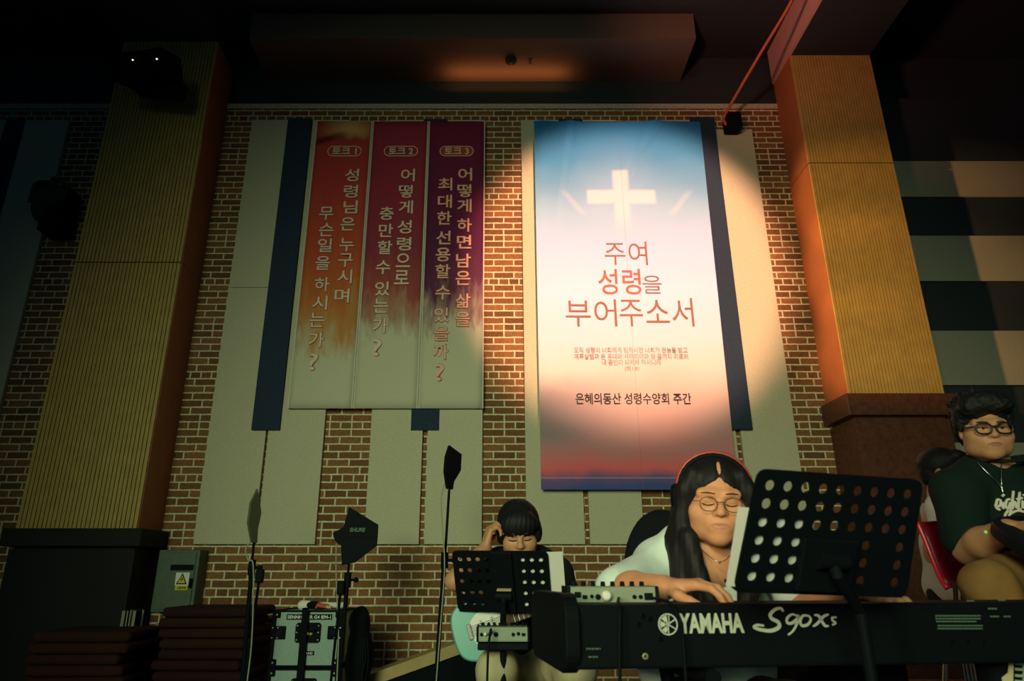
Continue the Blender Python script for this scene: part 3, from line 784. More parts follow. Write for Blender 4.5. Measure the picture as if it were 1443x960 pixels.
# flight cases
M_LAM = mat('grey_laminate', (.29, .40, .34), .55, noise=.10, nscale=120)
M_RIVET = mat('rivet_steel', (.85, .82, .75), .35, metal=.6)
def flight_case(z0, z1, texts, label):
    Y = 5.10; x0, x1 = -1.552, -1.068; D = .44
    t = thing('flight_case', ((x0 + x1) / 2, Y + D / 2, z0), label, 'flight case', 'stacked grey flight cases')
    MB().box((x0 + .012, Y + .008, z0 + .012), (x1 - .012, Y + D - .008, z1 - .012)).build('case_body', M_LAM, t)
    e = MB(); r_ = .026
    for x in (x0, x1 - r_):
        for y in (Y, Y + D - r_): e.box((x, y, z0 + .002), (x + r_, y + r_, z1 - .002), None, .004)
    for y in (Y, Y + D - r_ * .6):
        for z in (z0 + .002, z1 - .014): e.box((x0, y, z), (x1, y + r_ * .6, z + .012), None, .003)
    for x in (x0, x1 - r_ * .6):
        for z in (z0 + .002, z1 - .014): e.box((x, Y, z), (x + r_ * .6, Y + D, z + .012), None, .003)
    e.build('edging', M_BLACKM, t)
    for sx, x in ((1, x0), (-1, x1)):
        for sz, z in ((1, z0), (-1, z1)):
            c = MB(); c.cbox((x + sx * .024, Y + .016, z + sz * .024), (.056, .044, .056), None, .008)
            b = c.build('ball_corner', M_BLACKM, t)
            MB().ball((x + sx * .030, Y - .008, z + sz * .030), .0065, 10).build('rivet', M_RIVET, b)
    zc = z0 + (z1 - z0) * .60
    for sx, xx in ((1, x0 + .045), (-1, x1 - .045)):
        c = MB(); c.cbox((xx, Y, zc), (.105, .014, .085), None, .006); lt = c.build('latch', M_BLACKM, t)
        MB().cbox((xx + sx * .012, Y - .008, zc), (.05, .012, .05), None, .004).build('latch_plate', M_BLACK, lt)
        for dx in (-.036, 0):
            for dz in (-.032, .032): MB().ball((xx + sx * dx, Y - .009, zc + dz), .0055, 10).build('rivet', M_RIVET, lt)
    xm = (x0 + x1) / 2 + .01
    o, f = shape2d(rrect(-.085, -.062, .085, .062, .018), [rrect(-.062, -.042, .062, .042, .010)], .014, .002)
    hd = MB().raw(o, f, frame((xm, Y, zc), (1, 0, 0), FRONT)).build('recessed_handle', M_BLACKM, t)
    MB().box((xm - .064, Y + .003, zc - .044), (xm + .064, Y + .007, zc + .044)).build('handle_dish', M_BLACK, hd)
    MB().tube([(xm - .05, Y - .004, zc + .02), (xm - .05, Y - .014, zc + .012), (xm + .05, Y - .014, zc + .012), (xm + .05, Y - .004, zc + .02)], .007, 8).build('grip', M_BLACK, hd)
    for dx in (-.073, .073):
        for dz in (-.045, .002, .045): MB().ball((xm + dx, Y - .010, zc + dz), .0055, 10).build('rivet', M_RIVET, hd)
    for s, dz, w_, h_, col, plate in texts:
        zz = z0 + (z1 - z0) * dz; xx = xm + (.012 if w_ < .1 else 0)
        if plate: MB().box((xx - w_ / 2 - .008, Y + .002, zz - h_ * .8), (xx + w_ / 2 + .008, Y + .007, zz + h_ * .8)).build('name_strip', M_BLACK, t)
        mi_ = mat('case_ink', col, .6); text_words(s, frame((xx, Y - (.0005 if plate else .016), zz), (1, 0, 0), FRONT), lambda b: b.build('lettering', mi_, t), width=w_, height=h_, bold=.02)
    return t
flight_case(.318, .682, [('SENNHEISER G4 IEM-1', .875, .30, .022, (.80, .80, .72), True), ('W 64', .585, .045, .018, (.75, .50, .06), False), ('SOUND', .245, .065, .016, (.75, .75, .68), True)],
    'grey flight case with black edges and white lettering, upper of the two')
flight_case(.001, .314, [], 'grey flight case under the lettered one, mostly below the picture edge')
s_ = MB(); st0 = at(429, 858, 5.05); st1 = at(420, 960, 5.05)
s_.box((-1.345, 5.068, .0), (-1.300, 5.074, .695)).box((-1.345, 5.068, .690), (-1.300, 5.55, .696)).box((-1.345, 5.545, .0), (-1.300, 5.551, .695))
tag(s_.build('strap', M_BLACKF), 'black strap running down over both grey flight cases', 'strap')

def case_top():
    a = at(432, 850, 5.22); b = at(487, 851, 5.22); z = .682 + .024
    pr = MB(); pr.lathe([(.016, -.145), (.021, -.145), (.021, .145), (.016, .145), (.015, .14)], Matrix.Translation(((a.x + b.x) / 2, 5.28, z)) @ Matrix.Rotation(R(90), 4, 'Y'), 20)
    tag(pr.build('paper_roll', M_PAPER, None, True), 'white paper roll lying on the upper flight case', 'paper roll')
    c = at(447, 855, 5.2)
    t = thing('glove', (c.x, 5.17, .686), 'black and red work glove lying beside the paper roll', 'glove')
    S = SDF((c.x - .12, 5.06, .66), (c.x + .18, 5.28, .78), .005)
    S.ell((c.x - .02, 5.17, .712), (.05, .055, .026), .02)
    for i, dy in enumerate((-.035, -.012, .012, .033)): S.chain([(c.x + .01, 5.17 + dy, .712), (c.x + .07, 5.165 + dy * 1.3, .705), (c.x + .115 - .01 * i, 5.16 + dy * 1.4, .698)], [.014, .012, .010], .008)
    S.cone((c.x - .02, 5.13, .71), (c.x + .02, 5.10, .70), .014, .010, .01)
    V, F = S.mesh(); cen = np.array([np.mean(V[q], axis=0) for q in F])
    mi = np.where(cen[:, 0] > c.x + .015, 1, 0) + np.where(cen[:, 0] > c.x + .085, 1, 0)
    mkobj('glove_shell', V, F, [M_BLACKF, mat('glove_red', (.55, .10, .06), .8), mat('glove_yellow', (.65, .45, .15), .8)], t, True, mi)
    S = SDF((c.x - .14, 5.08, .66), (c.x + .0, 5.28, .78), .005); S.cone((c.x - .055, 5.17, .712), (c.x - .10, 5.18, .710), .030, .034, .01)
    V, F = S.mesh(); mkobj('cuff', V, F, M_PAPER, t, True)
case_top()

def soft_bag():
    S = SDF((-1.12, 5.0, -.03), (-.78, 5.52, .80), .010)
    S.chain([(-.965, 5.24, .09), (-.96, 5.24, .35), (-.985, 5.24, .62)], [.085, .085, .055], .03)
    S.ell((-.97, 5.26, .60), (.065, .10, .10), .04); S.ell((-.955, 5.26, .40), (.085, .12, .12), .04)
    S.wrinkle(.006, 22, 4)
    S.plane((0, 0, .002), (0, 0, -1))
    V, F = S.mesh()
    t = thing('cable_bag', (-.98, 5.08, 0), 'black soft bag slumped against the right side of flight cases', 'bag')
    mkobj('bag_body', V, F, M_BLACKF, t, True)
    for i, (x, e) in enumerate(((-.93, -.90), (-.91, -.86), (-.945, -.93))):
        MB().tube(catmull([(x, 5.18, .52), (x + .03, 5.14, .36), (x - .01 + .02 * i, 5.13, .16), (e, 5.11, .012)], 5), .006, 8).build('hanging_cord', M_BLACK, t, True)
soft_bag()

# sloping wooden ramp
def ramp():
    a = at(478, 966, 5.45); b = at(690, 890, 5.45)
    t = thing('wooden_ramp', ((a.x + b.x) / 2, 5.55, 0), 'sloping tan wooden board with black side leaning along the brick wall', 'board')
    d = (b - a).normalized(); M = frame(a, d, (0, -1, 0)); L = (b - a).length
    th = .080
    M2 = Matrix.Translation(Vector((0, 0, 0))) @ M
    MB().box((0, -th, -.40), (L, 0, 0), M, .004).build('board', mat('tan_wood', (.46, .32, .13), .6, noise=.12, nscale=8), t)
    poly = [(a.x, a.z - th - .012), (b.x, b.z - th - .012), (b.x, .0), (a.x, 0.0)]
    V = [(x, y, max(z, 0)) for y in (5.475, 5.84) for x, z in poly]
    MB().raw(V, [(0, 1, 2, 3), (7, 6, 5, 4), (0, 4, 5, 1), (1, 5, 6, 2), (2, 6, 7, 3), (3, 7, 4, 0)]).build('side_panel', M_BLACKF, t)
ramp()

# microphone stands carrying antennas
def mic_stand(foot, zt, label, lean=(0, 0), double=None, knob_z=.9):
    foot = Vector(foot)
    t = thing('tripod_stand', foot, label, 'stand', 'black stands carrying antennas')
    top = foot + Vector((lean[0], lean[1], zt)); mid = foot + (top - foot) * (knob_z / zt)
    MB().cyl(foot + Vector((0, 0, .12)), mid + Vector((0, 0, .02)), .0145, 14).build('lower_tube', M_BLACKM, t)
    MB().cyl(mid - Vector((0, 0, .05)), top, .0085, 12).build('upper_tube', M_BLACKM, t)
    c = MB(); c.cyl(mid - Vector((0, 0, .05)), mid + Vector((0, 0, .05)), .024, 16); c.build('clutch', M_BLACK, t)
    c = MB(); c.cyl(mid, mid + Vector((.055, -.02, .0)), .009, 10); c.ball(mid + Vector((.062, -.022, 0)), (.018, .018, .018), 12); c.build('clamp_knob', M_BLACK, t)
    c = MB(); c.cyl(foot + Vector((0, 0, .10)), foot + Vector((0, 0, .18)), .028, 16); hub = c.build('hub', M_BLACK, t)
    for k in range(3):
        a = R(90 + 120 * k); e = foot + Vector((math.cos(a) * .32, math.sin(a) * .32, .012))
        l = MB().tube([foot + Vector((0, 0, .13)), e], .010, 10).build('leg', M_BLACKM, t)
        MB().ball(e, (.018, .018, .012), 10).build('rubber_foot', M_BLACK, l)
    if double:
        d0, d1 = double
        MB().cyl(foot + Vector(d0), foot + Vector(d1), .009, 10).build('boom_tube', M_BLACKM, t)
        c = MB(); c.cbox(foot + Vector(d1), (.05, .05, .09), None, .012); c.build('boom_clamp', M_BLACK, t)
    return t
def paddle(poly_px, Y, label, thick, tilt, m, word=None, seam=None):
    """log-periodic antenna paddle: outline given as seen, real thickness"""
    pts = [at(x, y, Y) for x, y in poly_px]
    c = sum(pts, Vector()) / len(pts)
    t = thing('antenna_paddle', c, label, 'antenna', 'paddle antennas on stands')
    ux = Vector((math.cos(tilt), math.sin(tilt), 0)); n = Vector((math.sin(tilt), -math.cos(tilt), 0))
    sc = 1 / max(math.cos(tilt), .2)
    poly = [((p.x - c.x) * sc, p.z - c.z) for p in pts]
    M = frame(c, ux, n)
    a, f = shape2d(poly, [], thick, .004)
    MB().raw(a, f, M).build('paddle_board', m, t)
    if seam:
        b = MB(); b.ribbon([((at(*p, Y).x - c.x) * sc, at(*p, Y).z - c.z) for p in seam], .006, M, thick / 2, thick / 2 + .003); b.build('ridge', M_BLACKM, t)
    if word:
        q = at(word[1], word[2], Y); b = MB()
        text_in(b, word[0], M @ Matrix.Translation(((q.x - c.x) * sc, q.z - c.z, thick / 2 + .001)), width=.105, height=.028, bold=.03, shear=.2); b.build('lettering', mat('faded_green_ink', (.10, .20, .09), .6), t)
    return t, c
Y1 = 4.9
paddle([(492.7, 716), (531.7, 740), (530, 768.5), (500, 792), (482.7, 796), (481.7, 769), (473.5, 762), (470.7, 752), (485, 744)], Y1, 'black five sided antenna paddle turned flat to the view, with faded lettering', .03, R(6), M_BLACK, ('SHURE', 504, 747), [(486, 757), (529, 757)])
f1 = at(486, 853, Y1); f1.z = 0; tp = at(491, 792, Y1)
mic_stand((f1.x - .012, Y1 + .02, 0), tp.z, 'black tripod stand right of the flight cases holding the flat antenna paddle', (tp.x - f1.x + .012, 0), ((-.045, -.03, .2), (-.020, -.03, .83)), .88)
Y2 = 4.6
paddle([(633.3, 630), (648, 638.5), (647, 661), (638, 678.5), (636.5, 689), (630.5, 689), (627.3, 666), (629, 645)], Y2, 'narrow black antenna paddle seen at an angle, tallest of the antennas', .022, R(52), M_BLACK)
f2 = at(617, 945, Y2); tp2 = at(633, 690, Y2)
mic_stand((f2.x - .02, Y2 + .02, 0), tp2.z, 'tall thin black stand left of the young guitarist', (tp2.x - f2.x + .02, -.02), None, at(626, 790, Y2).z)
Y3 = 4.8
M_EDGE = mat('olive_plastic', (.10, .12, .07), .5)
paddle([(362.5, 691), (364, 722), (360, 745), (358.5, 764), (354.5, 764), (353, 738), (356.5, 710)], Y3, 'olive antenna paddle seen edge on, in front of left beige panels', .016, R(66), M_EDGE)
f3 = at(347, 925, Y3); tp3 = at(356.5, 764, Y3)
mic_stand((f3.x - .01, Y3 + .02, 0), tp3.z, 'black tripod stand left of the flight cases under the edge on antenna', (tp3.x - f3.x + .01, 0), ((.02, -.03, .25), (.045, -.03, at(360, 812, Y3).z)), at(357, 800, Y3).z)
cw = mat('pale_cable', (.35, .38, .26), .6)
def cable(pts, r, m, label, cat='cable', group=None):
    return tag(MB().tube(catmull(pts, 6), r, 8).build('cable', m, None, True), label, cat, group)
cable([at(474, 766, 4.93), at(473.5, 800, 4.95), at(475, 845, 4.93), at(477, 900, 4.90), at(474, 975, 4.88)], .0045, cw, 'pale thin cable hanging from the flat antenna paddle')
cable([at(632, 668, 4.63), at(622, 700, 4.64), at(624, 750, 4.56), at(626.5, 800, 4.53), at(621, 880, 4.50), at(614, 970, 4.45)], .0040, cw, 'thin pale cable running down the tall stand by the guitarist')
cable([at(353, 763, 4.78), at(346, 775, 4.78), at(350, 790, 4.78), at(357, 800, 4.75), at(355, 900, 4.72), at(347, 970, 4.70)], .0045, cw, 'pale cable looping at the stand left of flight cases')

# ------------------------------------------------------------------ perforated music desks
def music_desk(corners, nx, ny, skip, label, tube_px, plate, foot):
    TL, TR, BR, BL = [Vector(c) for c in corners]
    c = (TL + TR + BR + BL) / 4; ux = ((TR + BR) - (TL + BL)).normalized(); uy = ((TL + TR) - (BL + BR)); n = ux.cross(uy).normalized()
    if n.y > 0: n = -n
    M = frame(c, ux, n); w_ = ((TR - TL).length + (BR - BL).length) / 2; h = ((TL - BL).length + (TR - BR).length) / 2
    t = thing('music_stand', (foot[0], foot[1], 0), label, 'music stand')
    Mi = M.inverted()
    loop = [Mi @ p for p in (TL, TR, BR, BL)]
    # the desk outline, with rounded corners
    P = [Vector((p.x, p.y)) for p in loop]; out = []; r_ = .022
    for i in range(4):
        a, b, d = P[i - 1], P[i], P[(i + 1) % 4]
        e1 = b + (a - b).normalized() * r_; e2 = b + (d - b).normalized() * r_
        for k in range(6):
            s = k / 5; out.append(tuple((1 - s) ** 2 * e1 + 2 * s * (1 - s) * b + s * s * e2))
    mg = .012; I = []
    for i in range(4):
        d1 = (P[i - 1] - P[i]).normalized(); d2 = (P[(i + 1) % 4] - P[i]).normalized(); I.append(P[i] + (d1 + d2) * mg)
    def bil(s_, v_): a = I[0] + (I[1] - I[0]) * s_; b = I[3] + (I[2] - I[3]) * s_; return a + (b - a) * v_
    D = MB(); th = .002
    def slab(poly2, inner=None):
        m = len(poly2)
        if inner is None: D.prism([tuple(p) for p in poly2], -th, th, M); return
        V = [(p[0], p[1], z) for z in (-th, th) for p in poly2] + [(p[0], p[1], z) for z in (-th, th) for p in inner]; F = []
        for i in range(m):
            j = (i + 1) % m
            F += [(m + i, m + j, 3 * m + j, 3 * m + i), (j, i, 2 * m + i, 2 * m + j), (2 * m + j, 2 * m + i, 3 * m + i, 3 * m + j), (i, j, m + j, m + i)]
        D.raw(V, F, M)
    r_h = w_ / nx * .245
    for j in range(ny):
        for i in range(nx):
            q = [bil(i / nx, (j + 1) / ny), bil((i + 1) / nx, (j + 1) / ny), bil((i + 1) / nx, j / ny), bil(i / nx, j / ny)]
            if (i, j) in skip: slab(q); continue
            c2 = sum(q, Vector((0, 0))) / 4; o4 = []; n4 = []
            for e in range(4):
                for k in range(5):
                    p = q[e] + (q[(e + 1) % 4] - q[e]) * (k / 5); o4.append(p); n4.append(c2 + (p - c2).normalized() * r_h)
            slab(o4, n4)
    # frame round the perforated field, with rounded outer corners
    cc = sum(P, Vector((0, 0))) / 4; oo = []; ii = []
    seq = [Vector(p) for p in out]
    for i in range(4):
        arc = seq[i * 6:i * 6 + 6]
        for p in arc: oo.append(p); ii.append(I[i])
    slab(oo, ii)
    D.build('desk', M_BLACKM, t)
    # bottom ledge on the player's side
    lb = Mi @ ((BL + BR) / 2)
    MB().box((-w_ * .49, lb.y - .002, -.045), (w_ * .49, lb.y + .004, .0), M, .001).build('ledge', M_BLACKM, t)
    # mount on the back
    (mx0, my0, mx1, my1) = plate
    MB().box((mx0 * w_, my0 * h, .003), (mx1 * w_, my1 * h, .016), M, .003).build('mount_plate', M_BLACK, t)
    k = M @ Vector(((mx0 + mx1) / 2 * w_, my0 * h * .4 + my1 * h * .0, .02))
    g = MB(); g.cyl(k - ux * .03, k + ux * .03, .016, 14); g.build('tilt_joint', M_BLACK, t)
    top = Vector((foot[0], foot[1], k.z))
    MB().tube([k, k + n * .01 + Vector((0, 0, -.02)), Vector((foot[0], foot[1], k.z - .09)), Vector((foot[0], foot[1], .45))], [.011, .011, .011, .011], 12).build('upper_tube', M_BLACKM, t)
    MB().cyl((foot[0], foot[1], .5), (foot[0], foot[1], .1), .0155, 14).build('lower_tube', M_BLACKM, t)
    MB().cyl((foot[0], foot[1], .46), (foot[0], foot[1], .53), .024, 14).build('clutch', M_BLACK, t)
    for q in range(3):
        a = R(-90 + 120 * q); e = Vector((foot[0] + .22 * math.cos(a), foot[1] + .22 * math.sin(a), .012))
        l = MB().tube([(foot[0], foot[1], .22), e], .009, 10).build('leg', M_BLACKM, t); MB().ball(e, (.016, .016, .012), 10).build('rubber_foot', M_BLACK, l)
    return t, M, w_, h
skipA = {(i, j) for j in (3, 4, 5) for i in (3, 4, 5)} | {(7, 3), (7, 4), (7, 5)}
FD = [[.4625, 1.214, 1.0805], [.8035, 1.3045, 1.0735], [.7818, 1.3914, .8616], [.4220, 1.3008, .8775]]
mA, MA, wA, hA = music_desk(FD, 9, 6, skipA, 'large black perforated music stand in front of the keyboard player', None, (-.19, -.46, .13, -.02), (.667, 1.345))
skipB = {(i, j) for j in range(5) for i in (4, 5, 6)} | {(3, 3), (3, 4)}
GD = [[-.1678, 2.6587, .9921], [.1851, 2.5877, .9883], [.2068, 2.7073, .7737], [-.1461, 2.7783, .7775]]
mB, MB_, wB, hB = music_desk(GD, 10, 5, skipB, 'small black perforated music stand in front of the young guitarist', None, (-.09, -.48, .13, .5), (.022, 2.62))
MB().cbox((.01, -.02, .022), (.055, .006, .014), MB_, .002).build('maker_label', mat('label_tan', (.45, .36, .16), .6), mB)
def sheet(M, x0, y0, x1, y1, z, label, curl=0.0, sk=0.0):
    V = []; F = []; n = 8
    for s in (0, 1):
        for i in range(n + 1):
            u = i / n
            for y in (y0, y1):
                V.append((x0 + (x1 - x0) * u + sk * (y - y0), y, z - s * .0012 - curl * (2 * u - 1) ** 2))
    q = 2 * (n + 1)
    for i in range(n): F += [(2 * i, 2 * i + 2, 2 * i + 3, 2 * i + 1), (q + 2 * i, q + 2 * i + 1, q + 2 * i + 3, q + 2 * i + 2), (2 * i, q + 2 * i, q + 2 * i + 2, 2 * i + 2), (2 * i + 1, 2 * i + 3, q + 2 * i + 3, q + 2 * i + 1)]
    F += [(0, 1, q + 1, q), (2 * n, q + 2 * n, q + 2 * n + 1, 2 * n + 1)]
    return tag(MB().raw(V, F, M).build('sheet_music', M_PAPER), label, 'paper')
sheet(MB_, .062, -.115, .232, .116, -.006, 'white sheet sticking out right of the guitarist music stand', .004)
sheet(MA, -.196, -.108, -.035, .038, -.006, 'white sheet sticking out left of the large front music stand', .003)

# ------------------------------------------------------------------ personal mixers
M_SILVER = mat('silver_face', (.27, .33, .23), .5, noise=.05)
M_KNOBW = mat('white_knob', (.85, .82, .72), .5)
def mixer(p0, p1, Y, depth, label, jacks, yaw=0.0):
    a = at(*p0, Y); b = at(*p1, Y); w_ = b.x - a.x; h = a.z - b.z; c = Vector(((a.x + b.x) / 2, Y, b.z))
    t = thing('personal_mixer', c, label, 'mixer')
    M = Matrix.Translation(c) @ Matrix.Rotation(yaw, 4, 'Z')
    MB().box((-w_ / 2, 0, 0), (w_ / 2, depth, h), M, .004).build('housing', M_SILVER, t)
    for sx in (-1, 1): MB().box((sx * w_ / 2 - .004, -.003, -.001), (sx * w_ / 2 + .004, depth + .002, h + .001), M, .002).build('side_cheek', M_BLACK, t)
    for k, (u, v, kind, r_) in enumerate(jacks):
        p = Vector((u * w_ - w_ / 2, 0, v * h))
        Mk = M @ Matrix.Translation(p) @ Matrix.Rotation(R(90), 4, 'X')
        if kind == 'jack': MB().lathe([(r_, -.002), (r_, .003), (r_ * .55, .004), (r_ * .5, .001)], Mk, 14).build('jack_socket', M_BLACK, t)
        elif kind == 'knob': MB().lathe([(r_, 0), (r_ * .92, .014), (r_ * .6, .017), (.001, .017)], Mk, 14).build('knob', M_KNOBW, t)
        else: MB().cbox((p.x, -.002, p.z), (r_ * 2, .006, r_ * 1.6), M, .001).build('port', M_BLACK, t)
    # control knobs on the top plate
    for i in range(8):
        MB().lathe([(.006, 0), (.005, .010), (.001, .011)], M @ Matrix.Translation((w_ * (-.40 + .115 * i), depth * .55, h)), 10).build('top_knob', M_BLACK, t)
    return t, M, w_, h
mixer((801, 827), (927, 852), 1.60, .13, 'green grey mixer box with plugs on top of the keyboard', [(.10, .55, 'port', .007), (.18, .42, 'port', .005), (.26, .45, 'jack', .004), (.33, .42, 'jack', .006), (.42, .50, 'knob', .011), (.74, .42, 'jack', .0045), (.81, .42, 'jack', .0045), (.90, .45, 'port', .009)])
mixer((673, 884), (745, 905), 2.55, .12, 'small silver mixer box clamped below the guitarist music stand', [(.08, .5, 'jack', .006), (.15, .55, 'knob', .006), (.24, .5, 'jack', .006), (.36, .5, 'jack', .008), (.70, .5, 'jack', .006), (.80, .55, 'jack', .006), (.90, .5, 'port', .006)])
bm_ = MB(); q0 = at(673, 906, 2.56); q1 = at(745, 917, 2.56); bm_.box((q0.x, 2.56, q1.z), (q1.x, 2.66, q0.z - .001), None, .004)
tag(bm_.build('mixer_shelf', M_BLACK), 'black shelf under the small silver mixer box', 'shelf')

# ------------------------------------------------------------------ keyboard
def keyboard():
    yaw = R(7); O = Vector((.132, 1.462, .0)); ux = Vector((math.cos(yaw), math.sin(yaw), 0)); n = Vector((math.sin(yaw), -math.cos(yaw), 0))
    L = 1.473; D = .37; zt = .8475; zb = .728
    t = thing('keyboard', (O.x, O.y, 0), 'long black stage keyboard seen from behind with white maker lettering', 'keyboard')
    K = frame(O, ux, n)           # local x along, y up, z out of the rear face
    MB().box((.02, zb, -.19), (L - .02, zt, 0), K, .006).box((.02, zb, -D), (L - .02, zt - .045, -.185), K, .004).build('body', M_BLACK, t)
    for x in (0, L - .032):
        prof = rrect(-D - .006, zb - .006, .010, zt + .018, .045, 6)
        V, F = shape2d(prof, [], .030, .003)
        Mx = K @ Matrix(((0, 0, 1, x + .016), (0, 1, 0, 0), (1, 0, 0, 0), (0, 0, 0, 1)))
        MB().raw(V, F, Mx).build('end_cheek', M_BLACK, t)
    # keys along the player's side
    wk = MB(); bk = MB(); kw = (L - .12) / 52
    for i in range(52):
        wk.box((.06 + i * kw + .0006, zt - .048, -D + .008), (.06 + (i + 1) * kw - .0006, zt - .032, -D + .155), K, 0)
        if i % 7 in (0, 2, 3, 5, 6) and i < 51: bk.box((.06 + (i + 1) * kw - .005, zt - .035, -D + .06), (.06 + (i + 1) * kw + .005, zt - .022, -D + .155), K, 0)
    wk.build('white_keys', mat('ivory', (.75, .73, .66), .4), t); bk.build('black_keys', M_BLACK, t)
    def loc(px, py):
        p = K.inverted() @ on_plane(px, py, O, n); return Vector((p.x, p.y))
    mw = mat('logo_white', (.62, .66, .52), .6)
    a = loc(957.5, 893); b = loc(1045.5, 864); 
    tb = MB(); text_in(tb, 'YAMAHA', K @ Matrix.Translation(((a.x + b.x) / 2, (a.y + b.y) / 2, .001)), width=b.x - a.x, height=b.y - a.y, bold=.035); tb.build('lettering', mw, t)
    c = loc(941, 880); r_ = .0205
    ring, f = shape2d(circ(0, 0, r_, 32), [circ(0, 0, r_ * .88, 32)], .0012)
    em = MB().raw(ring, f, K @ Matrix.Translation((c.x, c.y, .001)))
    for k in range(3):
        an = R(90 + 60 * k); dx, dy = math.cos(an), math.sin(an)
        em.ribbon([(c.x - dx * r_ * .86, c.y - dy * r_ * .86), (c.x + dx * r_ * .2, c.y + dy * r_ * .2)], .0022, K, .001, .002)
        for s in (-1, 1):
            em.ribbon([(c.x + dx * r_ * .1 - dy * s * .0, c.y + dy * r_ * .1), (c.x + dx * r_ * .3 - dy * s * .0026, c.y + dy * r_ * .3 + dx * s * .0026), (c.x + dx * r_ * .84 - dy * s * .0026, c.y + dy * r_ * .84 + dx * s * .0026)], .0016, K, .001, .002)
        em.ribbon([(c.x + math.cos(an + R(30)) * r_ * .35, c.y + math.sin(an + R(30)) * r_ * .35), (c.x + math.cos(an + R(30)) * r_ * .8, c.y + math.sin(an + R(30)) * r_ * .8)], .0075, K, .0008, .0014)
    em.build('emblem', mw, t)
    sw = MB()
    def stroke(pts, w0, w1):
        P = catmull([loc(*p) for p in pts], 6); k = len(P)
        sw.ribbon([(p.x, p.y) for p in P], [w0 + (w1 - w0) * math.sin(math.pi * i / (k - 1)) for i in range(k)], K, .001, .002)
    stroke([(1103, 862), (1100, 857.5), (1092, 859), (1085, 866), (1087, 872), (1096, 877), (1097, 884), (1086, 889), (1071, 887.5), (1062, 884), (1067, 881), (1076, 882)], .004, .0075)
    stroke([(1124, 869), (1116, 866), (1109, 871), (1109, 878), (1116, 878), (1123, 872), (1125, 868), (1122, 880), (1117, 889), (1110, 895)], .003, .0058)
    stroke([(1139, 868), (1131, 868), (1127, 876), (1130, 882), (1138, 880), (1142, 873), (1139, 868)], .004, .0055)
    stroke([(1147, 867), (1153, 868), (1157, 875), (1162, 882), (1167, 882)], .003, .0062)
    stroke([(1167, 866), (1160, 869), (1151, 879), (1145, 883)], .003, .0055)
    stroke([(1178, 870), (1172, 871), (1173, 875), (1177, 878), (1172, 881)], .003, .0045)
    sw.build('script_lettering', mw, t)
    # rows of fine connector print and sockets
    pr = MB(); rs = random.Random(5); mp = mat('faded_print', (.09, .16, .11), .7)
    for x0, x1, y in ((1318, 1381, 868), (1318, 1381, 872), (1319, 1375, 876), (1321, 1384, 882), (1321, 1384, 886), (1395, 1407, 869), (1414, 1424, 869), (1392, 1404, 858), (1406, 1416, 846), (1362, 1372, 847), (870 - 44, 846, 914.5), (829, 842, 926)):
        x = x0
        while x < x1:
            w_ = rs.uniform(2, 5); a = loc(x, y + 1.1); b = loc(min(x + w_, x1), y - 1.1)
            pr.box((a.x, a.y, .0005), (max(b.x, a.x + .001), b.y, .0015), K); x += w_ + 1.2
    tag(pr.build('printed_legends', mp, t), kind='stuff')
    for px, py in ((909, 925), (905, 868), (915, 872), (899, 880), (930, 900), (1340, 905), (1362, 905), (1384, 905)):
        q = loc(px, py); MB().lathe([(.006, -.002), (.006, .002), (.0035, .003), (.003, 0)], K @ Matrix.Translation((q.x, q.y, 0)), 14).build('jack_socket', M_BLACKM if px != 909 else mat('brass_socket', (.35, .32, .2), .4), t)
    # stand
    s = thing('keyboard_stand', (O.x + .75, O.y + .25, 0), 'black folding stand carrying the long keyboard', 'stand')
    for x in (.30, 1.17):
        f = MB()
        for (z0, z1) in ((-.27, -.04), (-.04, -.27)):
            p = K @ Vector((x, .02, z0)); q = K @ Vector((x, zb - .028, z1)); f.tube([p, q], .016, 10)
        f.build('cross_legs', M_BLACKM, s)
        p = K @ Vector((x, zb - .018, -.36)); q = K @ Vector((x, zb - .018, .0)); MB().tube([p, q], .017, 10).build('support_arm', M_BLACKM, s)
    for z_, yy in ((-.27, .02), (-.04, .02)): MB().tube([K @ Vector((.30, yy, z_)), K @ Vector((1.17, yy, z_))], .014, 10).build('floor_bar', M_BLACKM, s)
    return K
KB = keyboard()
cable([at(872, 843, 1.585), at(871, 848, 1.52), at(874, 858, 1.46), at(873, 900, 1.45), at(874, 985, 1.44)], .0032, M_BLACK, 'black cable hanging from the mixer box down behind the keyboard', 'cable')
cable([at(921, 843, 1.585), at(935, 846, 1.52), at(944, 850, 1.49), at(958, 872, 1.465), at(963, 905, 1.47), at(968, 985, 1.46)], .0030, M_BLACK, 'black cable crossing the keyboard emblem', 'cable')
cable([at(690, 893, 2.545), at(692, 888, 2.50), at(688, 915, 2.50), at(686, 985, 2.48)], .004, M_BLACK, 'black cable hanging from the small silver mixer box', 'cable')
